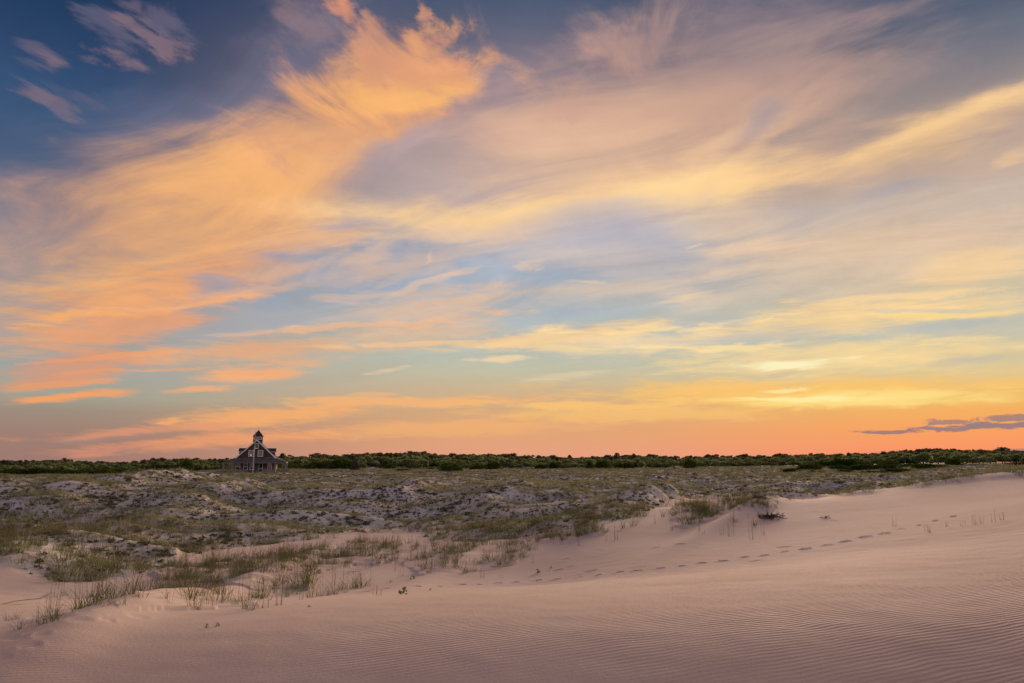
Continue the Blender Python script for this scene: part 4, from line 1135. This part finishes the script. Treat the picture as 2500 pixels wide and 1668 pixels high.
# the tall umbrella pine that stands out of the skyline, and the loose pair right of it
for px_, py_, w, lab in ((1505, 1107, 2.9, 'umbrella shaped pine that stands out highest of the skyline right of centre'), (1548, 1107, 2.6, 'ragged pine just right of the umbrella shaped skyline pine'),
                         (952, 1103, 2.8, 'flat topped pine above the white sand patch skyline'), (2072, 1103, 2.6, 'lone pine bump on the skyline left of the wooded rise'), (690, 1108, 3.0, 'leaning pine crown touching the right roof end of the house')):
    az_ = azel(px_, 1110)[0]; r0 = 330; x_, y_ = polar(az_, r0); zg = float(base_height(az_, r0))
    h = EYE + r0 * math.tan(azel(px_, py_)[1]) - zg
    plant('pine_tree', PINE[int(px_) % 5], ('crown', 'trunk'), x_, y_, zg, (w * 1.2, w * 1.2, h / .98), px_, lab, 'tree', None)

# ------------------------------------------------------------------ scattered copies as one object each, by geometry nodes
def scatter(name, proto, pts, kind='stuff', tilt=.12):
    """one object of kind stuff: copies of a mesh stood on given points (x, y, z, scale xy, scale z, turn)"""
    pts = np.asarray(pts, np.float32)
    me_ = bpy.data.meshes.new(name)
    me_.vertices.add(len(pts)); me_.vertices.foreach_set('co', np.ascontiguousarray(pts[:, :3]).ravel())
    a = me_.attributes.new('size', 'FLOAT_VECTOR', 'POINT'); a.data.foreach_set('vector', np.ascontiguousarray(pts[:, [3, 3, 4]]).ravel())
    rr = np.stack([np.random.RandomState(3).normal(0, tilt, len(pts)), np.random.RandomState(4).normal(0, tilt, len(pts)), pts[:, 5]], -1).astype(np.float32)
    a = me_.attributes.new('turn', 'FLOAT_VECTOR', 'POINT'); a.data.foreach_set('vector', rr.ravel())
    o = link(bpy.data.objects.new(name, me_))
    tag(o, kind=kind)
    ng = bpy.data.node_groups.new(name, 'GeometryNodeTree')
    ng.interface.new_socket('Geometry', in_out='INPUT', socket_type='NodeSocketGeometry')
    ng.interface.new_socket('Geometry', in_out='OUTPUT', socket_type='NodeSocketGeometry')
    N, L = ng.nodes, ng.links
    gi, go = N.new('NodeGroupInput'), N.new('NodeGroupOutput')
    oi = N.new('GeometryNodeObjectInfo'); oi.inputs['Object'].default_value = proto; oi.transform_space = 'ORIGINAL'
    oi.inputs['As Instance'].default_value = True
    ip = N.new('GeometryNodeInstanceOnPoints')
    for nm, sock in (('size', 'Scale'), ('turn', 'Rotation')):
        at = N.new('GeometryNodeInputNamedAttribute'); at.data_type = 'FLOAT_VECTOR'; at.inputs['Name'].default_value = nm
        L.new(at.outputs[0], ip.inputs[sock])
    mp = N.new('GeometryNodeMeshToPoints')
    L.new(gi.outputs[0], mp.inputs[0]); L.new(mp.outputs[0], ip.inputs['Points']); L.new(oi.outputs['Geometry'], ip.inputs['Instance']); L.new(ip.outputs[0], go.inputs[0])
    md = o.modifiers.new('scatter', 'NODES'); md.node_group = ng
    return o
PROTO = {}
def proto(me_):
    if me_.name not in PROTO: PROTO[me_.name] = bpy.data.objects.new(me_.name, me_)   # never linked: only its mesh is copied
    return PROTO[me_.name]

nprng = np.random.RandomState(11)
# mass of the wood behind and between the single trees
for kind, protos, n, ra, rb in (('oak', OAK, 5200, 244, 480), ('pine', PINE, 2600, 340, 760)):
    px_ = nprng.uniform(-1300, 3700, n); r0 = nprng.uniform(ra, rb, n)
    sl = (nprng.uniform(3, 14, n) + np.interp(r0, [244, 310], [12, 0])) if kind == 'oak' else nprng.uniform(0, 7, n)
    by = [[] for _ in protos]
    for a, b, c_, v in zip(px_, r0, sl, nprng.randint(0, 5, n)):
        if a > 1850 and b < 300 and kind == 'oak' and gnoise(a / 60.0, b / 14.0, 77) > -.1: continue      # sandy clearings at the right
        x_, y_, zg, h = wood_spot(a, b, c_, 1.2, 7 if kind == 'oak' else 13, 1)
        w = nprng.uniform(1.8, 3.8) if kind == 'oak' else h * nprng.uniform(.6, 1.1)
        by[v].append((x_, y_, zg, w, h * (.95 if kind == 'oak' else 1.0), nprng.uniform(0, 6.28)))
    for v, lst in enumerate(by):
        scatter('%s_canopy' % kind, proto(protos[v][0]), lst, tilt=.04)
# ------------------------------------------------------------------ grass and heather of the grown-over dunes
FIELD = [tuft_mesh('field_tuft_%d' % k, M_field, n, ln, sp_, .030, le, dr, 140 + k, 0, 1, 2) for k, (n, ln, sp_, le, dr) in enumerate(((16, .52, .20, .45, .9), (12, .42, .16, .5, 1.2), (20, .45, .30, .5, .8)))]
HEATH = [clump_mesh('heather_%d' % k, M_heath, 30, .17, .15, .10, 160 + k) for k in range(2)]
n_c = 520000
az_c = nprng.uniform(-.96, .96, n_c)
r_c = np.sqrt(nprng.uniform(24.0 ** 2, 238.0 ** 2, n_c))
keep = nprng.uniform(0, 1, n_c) < np.interp(r_c, [24, 60, 120, 238], [1.0, 1.0, .75, .42]) * np.where(np.abs(az_c) > .70, .4, 1.0)
az_c, r_c = az_c[keep], r_c[keep]
xc, yc = polar_n = (r_c * np.sin(az_c), r_c * np.cos(az_c))
zc, vc, pc = relief(xc, yc)
z2 = relief(r_c * 1.0 * np.sin(az_c) + .8 * np.sin(az_c), r_c * np.cos(az_c) + .8 * np.cos(az_c))[0]
face = (z2 - zc) / .8                                   # > 0: slope turned to the camera
n1 = fbm(xc / 9, yc / 7, 201, 3); n2 = fbm(xc / 2.2, yc / 2.0, 211, 3); n3 = fbm(xc / 30, yc / 22, 221, 2)
u = nprng.uniform(0, 1, len(xc))
p_grass = np.clip(.66 + .45 * n1 + .60 * n2 + .3 * n3 - 1.4 * np.clip(face - .02, -.12, .35), .02, 1) * np.clip(vc, 0, 1)
p_heath = np.clip(.26 + .45 * n2 - .15 * n1 + 1.6 * np.clip(face, 0, .3), 0, .8) * np.clip(vc, 0, 1) * ((r_c > 75) | (az_c < azel(1860, 1200)[0]))
is_g = u < p_grass * .64
is_h = (~is_g) & (nprng.uniform(0, 1, len(xc)) < p_heath)
print('field grass', is_g.sum(), 'heather', is_h.sum())
vi = nprng.randint(0, 3, len(xc)); sc_ = nprng.uniform(.65, 1.35, len(xc)) * np.interp(r_c, [24, 60, 200], [.85, 1.0, 1.15]); tn = nprng.uniform(0, 6.28, len(xc))
for k in range(3):
    q = is_g & (vi == k)
    scatter('dune_grass', proto(FIELD[k]), np.stack([xc, yc, zc, sc_ * 1.1, sc_ * (.85 + .3 * n1), tn], -1)[q])
for k in range(2):
    q = is_h & (vi % 2 == k)
    scatter('low_heather', proto(HEATH[k]), np.stack([xc, yc, zc - .03, sc_ * np.clip(.8 + n2, .5, 1.5), sc_ * .85, tn], -1)[q])

# ------------------------------------------------------------------ single tufts on the bare sand: (column, base row, height in photo pixels, kind)
# kinds: 0-4 tufts, 's' dry stalks, 'p' low green sprig
BEDS = [
 ('in the arching row, lower left', [
  (38, 1546, 22, 3), (60, 1545, 30, 3), (105, 1548, 48, 4), (122, 1542, 55, 2), (142, 1530, 30, 1), (112, 1520, 60, 's'), (128, 1518, 75, 's'), (20, 1515, 18, 3), (38, 1512, 20, 3), (185, 1508, 55, 4), (205, 1502, 62, 2),
  (222, 1500, 40, 4), (240, 1512, 45, 1), (262, 1512, 40, 4), (280, 1500, 55, 1), (300, 1508, 38, 4), (230, 1490, 60, 's'), (250, 1488, 70, 's')]),
 ('in the leaning row left of centre', [
  (225, 1458, 40, 4), (262, 1452, 46, 0), (160, 1456, 30, 1), (340, 1480, 45, 0), (355, 1474, 55, 2), (372, 1468, 40, 1), (392, 1468, 55, 0), (405, 1462, 60, 0), (425, 1460, 62, 2), (440, 1470, 40, 4), (330, 1496, 35, 4),
  (460, 1480, 55, 0), (475, 1488, 42, 2), (520, 1484, 40, 's'), (545, 1476, 45, 's'), (575, 1478, 40, 4), (600, 1486, 48, 1), (612, 1490, 40, 0), (632, 1484, 22, 3), (500, 1480, 55, 's'), (300, 1480, 60, 's')]),
 ('in the sparse line below the house', [
  (700, 1458, 35, 1), (716, 1452, 42, 2), (760, 1460, 45, 0), (755, 1482, 8, 'p'), (782, 1456, 38, 4), (800, 1454, 30, 4), (812, 1452, 55, 0), (832, 1440, 24, 1), (815, 1428, 60, 's'), (852, 1438, 40, 2), (842, 1434, 55, 's'),
  (875, 1436, 48, 0), (885, 1432, 42, 2), (735, 1440, 58, 2), (748, 1434, 50, 1), (680, 1478, 55, 's'), (736, 1466, 45, 's'), (648, 1484, 40, 's')]),
 ('near the broken footprints below centre', [
  (985, 1452, 20, 'p'), (1007, 1422, 14, 'p'), (1052, 1443, 9, 'p'), (914, 1454, 22, 's'), (926, 1456, 20, 's'), (896, 1390, 25, 's'), (908, 1386, 24, 's'), (928, 1378, 22, 's'), (964, 1394, 34, 's'), (980, 1410, 32, 's'), (954, 1424, 8, 'p'),
  (505, 1534, 10, 'p'), (530, 1530, 12, 'p'), (1178, 1412, 26, 's'), (1300, 1376, 25, 's'), (1222, 1412, 12, 's'), (1312, 1400, 14, 'p'), (1346, 1388, 9, 'p')]),
 ('in the open stand at centre', [
  (1005, 1372, 36, 's'), (990, 1370, 44, 's'), (1030, 1392, 40, 's'), (1048, 1410, 46, 's'), (1062, 1394, 44, 1), (1080, 1398, 42, 0), (1098, 1388, 46, 2), (1116, 1394, 46, 0), (1136, 1402, 40, 1), (1090, 1340, 30, 1), (1108, 1352, 42, 2), (1128, 1358, 44, 0), (1150, 1352, 26, 1),
  (1188, 1372, 40, 0), (1200, 1374, 40, 2), (1238, 1362, 28, 1), (1250, 1364, 38, 0), (1170, 1380, 20, 1), (1225, 1344, 30, 2), (1260, 1338, 32, 's'), (1282, 1340, 40, 1), (1296, 1342, 22, 's'), (1060, 1336, 22, 3), (1040, 1338, 28, 's')]),
 ('along the grassy rim right of centre', [
  (1310, 1300, 30, 2), (1330, 1304, 34, 2), (1350, 1306, 30, 0), (1372, 1318, 32, 2), (1392, 1310, 40, 2), (1412, 1306, 40, 0), (1434, 1304, 48, 2), (1458, 1302, 44, 0), (1478, 1300, 36, 1), (1370, 1330, 26, 's'), (1352, 1330, 26, 's'), (1412, 1334, 28, 's'), (1480, 1322, 20, 's'),
  (1505, 1318, 36, 's'), (1520, 1290, 36, 1), (1548, 1284, 40, 0), (1570, 1262, 34, 2), (1620, 1262, 30, 1), (1600, 1280, 36, 's'), (1640, 1296, 30, 's')]),
 ('on the mound beside the big dune', [
  (1657, 1276, 26, 's'), (1672, 1288, 28, 1), (1684, 1282, 36, 0), (1694, 1270, 32, 1), (1704, 1250, 28, 2), (1716, 1250, 26, 2), (1728, 1254, 18, 1), (1740, 1258, 18, 3), (1752, 1244, 20, 1), (1768, 1262, 30, 's'), (1784, 1256, 34, 's'), (1790, 1240, 30, 2), (1802, 1234, 34, 0), (1818, 1230, 30, 2),
  (1840, 1224, 28, 1), (1784, 1226, 26, 1), (1770, 1236, 24, 0), (1756, 1214, 26, 's'), (1790, 1284, 30, 's'), (1716, 1314, 36, 's'), (1762, 1310, 28, 's'), (1782, 1312, 46, 's'), (1836, 1318, 44, 's'), (1862, 1308, 32, 's'), (1842, 1284, 26, 1), (1798, 1282, 24, 1), (1860, 1210, 30, 2), (1782, 1190, 26, 2), (1796, 1186, 30, 2), (1840, 1188, 30, 0), (1706, 1308, 22, 's')]),
 ('along the crest of the big dune', [
  (1900, 1222, 18, 1), (1930, 1222, 20, 2), (1960, 1216, 20, 1), (1990, 1212, 22, 2), (2020, 1208, 20, 0), (2050, 1204, 20, 1), (2080, 1202, 22, 2), (2105, 1198, 24, 0), (2130, 1196, 20, 2), (2160, 1194, 20, 1), (2185, 1192, 22, 2), (2210, 1190, 24, 0), (2235, 1188, 26, 2), (2262, 1184, 26, 2), (2288, 1180, 24, 0),
  (2312, 1178, 28, 2), (2336, 1176, 30, 2), (2360, 1172, 26, 0), (2388, 1166, 24, 2), (2412, 1164, 26, 1), (2440, 1160, 26, 2), (2466, 1164, 30, 0), (2490, 1166, 24, 2)]),
 ('on the near shoulder of the big dune', [
  (2272, 1300, 16, 's'), (2312, 1286, 18, 's'), (2350, 1284, 16, 's'), (2380, 1280, 26, 's'), (2398, 1278, 22, 's'), (2426, 1276, 36, 's'), (2446, 1270, 22, 's'), (2184, 1286, 34, 's'), (2260, 1296, 18, 's')]),
]
def tuft_height(me_):
    if me_.name not in TH:
        TH[me_.name] = max(v.co.z for v in me_.vertices)
    return TH[me_.name]
TH = {}
gi_ = 0
KIND = {0: 'upright green grass tuft', 1: 'short loose grass tuft', 2: 'dense bushy grass tuft', 3: 'stubby grass tuft', 4: 'arching grass tuft', 's': 'thin dry stalks', 'p': 'tiny green sprig'}
for where, items in BEDS:
    seen, total = {}, {}
    for it in items: total[it[3]] = total.get(it[3], 0) + 1
    for px_, py_, hp, kind in sorted(items):
        a0, r0 = ground_at(px_, py_)
        r0 = min(r0, 62)
        x_, y_ = polar(a0, r0); zg = float(relief_z(x_, y_)[0])
        gi_ += 1
        me_ = STALK[gi_ % 3] if kind == 's' else SPRIG[gi_ % 2] if kind == 'p' else TUFT[kind]
        h = hp * r0 / F_PX
        s = h / tuft_height(me_) * (1.15 if kind != 's' else 1.0)
        if kind == 'p': s *= .7
        if 'mound' in where: s *= 1.35
        if 'shoulder' in where: s *= .75
        wid = s * (1.15 if kind in (2, 4) else 1.0) if kind != 's' else max(s, .7)
        seen[kind] = seen.get(kind, 0) + 1
        lab = KIND[kind] + ' ' + where
        if total[kind] > 1: lab = ORD[seen[kind] - 1] + ' ' + lab.replace(' ' + where, '') + ' from left ' + where
        e = bpy.data.objects.new({'s': 'dry_stalks', 'p': 'green_sprig'}.get(kind, 'grass_tuft'), me_); link(e)
        e.location = (x_, y_, zg); e.scale = (wid, wid, s); e.rotation_euler = (0, 0, gi_ * 2.399)
        if kind == 's': e.name = 'dry_stalk'
        tag(e, lab, 'plant' if kind in ('s', 'p') else 'grass tuft', 'plants growing on the bare sand')

# filling between them: the grown tongues and islands
pts = {}
np_c = 42000
az_p = nprng.uniform(-.66, .45, np_c); r_p = np.sqrt(nprng.uniform(15.0 ** 2, 46.0 ** 2, np_c))
xp, yp = r_p * np.sin(az_p), r_p * np.cos(az_p)
zp, vp, pp = relief(xp, yp)
nn1 = fbm(xp / 1.8, yp / 1.6, 301, 3); nn2 = fbm(xp / .5, yp / .5, 311, 2)
dens = np.maximum(pp, vp * .55) * np.clip(.35 + .95 * nn1 + .5 * nn2, 0, 1.2)
ok = nprng.uniform(0, 1, np_c) < dens * .44
vk = nprng.randint(0, 8, np_c); sk = nprng.uniform(.5, 1.15, np_c); tk = nprng.uniform(0, 6.28, np_c)
print('patch tufts', ok.sum())
for k in range(8):
    q = ok & (vk == k)
    if not q.any(): continue
    me_ = TUFT[k] if k < 5 else STALK[k - 5]
    scatter('sand_grass' if k < 5 else 'sand_stalk', proto(me_), np.stack([xp, yp, zp, sk, sk * (.8 if k < 5 else .75), tk], -1)[q])

M_brush = plain('dead_brush_bark', (0.05, 0.036, 0.03), (0.035, 0.026, 0.022), .9)
# dark tangle of dead roots on the mound, and the small dark scrap on the slope behind
for (px_, py_, w_, h_, lab) in ((1882, 1268, 56, 18, 'dark tangle of dead brush lying on the sand mound'), (1858, 1238, 26, 16, 'dead twiggy clump above the dark tangle of brush'),
                               (2016, 1266, 30, 5, 'little dark scraps of seaweed on the smooth slope of the big dune'), (342, 1344, 30, 14, 'dark reddish dead brush on a hummock at the left')):
    a0, r0 = ground_at(px_, py_); x_, y_ = polar(a0, r0); zg = float(relief_z(x_, y_)[0])
    ww = w_ * r0 / F_PX / 2; hh = max(h_ * r0 / F_PX, .06)
    r_ = random.Random(int(px_)); V, Fc = [], []
    b = MB()
    for k in range(150 if w_ > 50 else 70 if h_ > 8 else 14):
        a, q = r_.uniform(0, 6.28), math.sqrt(r_.random())
        p0 = Vector((ww * q * math.cos(a), ww * .7 * q * math.sin(a), r_.uniform(0, hh * .45)))
        d = Vector((r_.gauss(0, 1), r_.gauss(0, 1), r_.uniform(-.1, .9))).normalized() * r_.uniform(.12, .34) * (1 if h_ > 8 else .5)
        mid = p0 + d * .5 + Vector((r_.gauss(0, .04), r_.gauss(0, .04), r_.gauss(0, .03)))
        b.rod(p0, mid, .013, .010, 4); b.rod(mid, p0 + d, .010, .004, 4)
    o = b.build('dead_brush', M_brush)
    o.location = (x_, y_, zg); tag(o, lab, 'dead brush')
# fallen stem lying on the sand at the far left
b = MB(); pth = [(8, 1478), (30, 1472), (60, 1468), (95, 1465), (112, 1460), (124, 1450)]
w3 = []
for px_, py_ in pth:
    a0, r0 = ground_at(px_, py_); x_, y_ = polar(a0, r0); w3.append(Vector((x_, y_, float(relief_z(x_, y_)[0]) + .02)))
for p, q in zip(w3, w3[1:]): b.rod(p, q, .010, .009, 5)
o = b.build('fallen_stem', M_drift); tag(o, 'long dark fallen stem lying on the sand at the far left', 'driftwood')
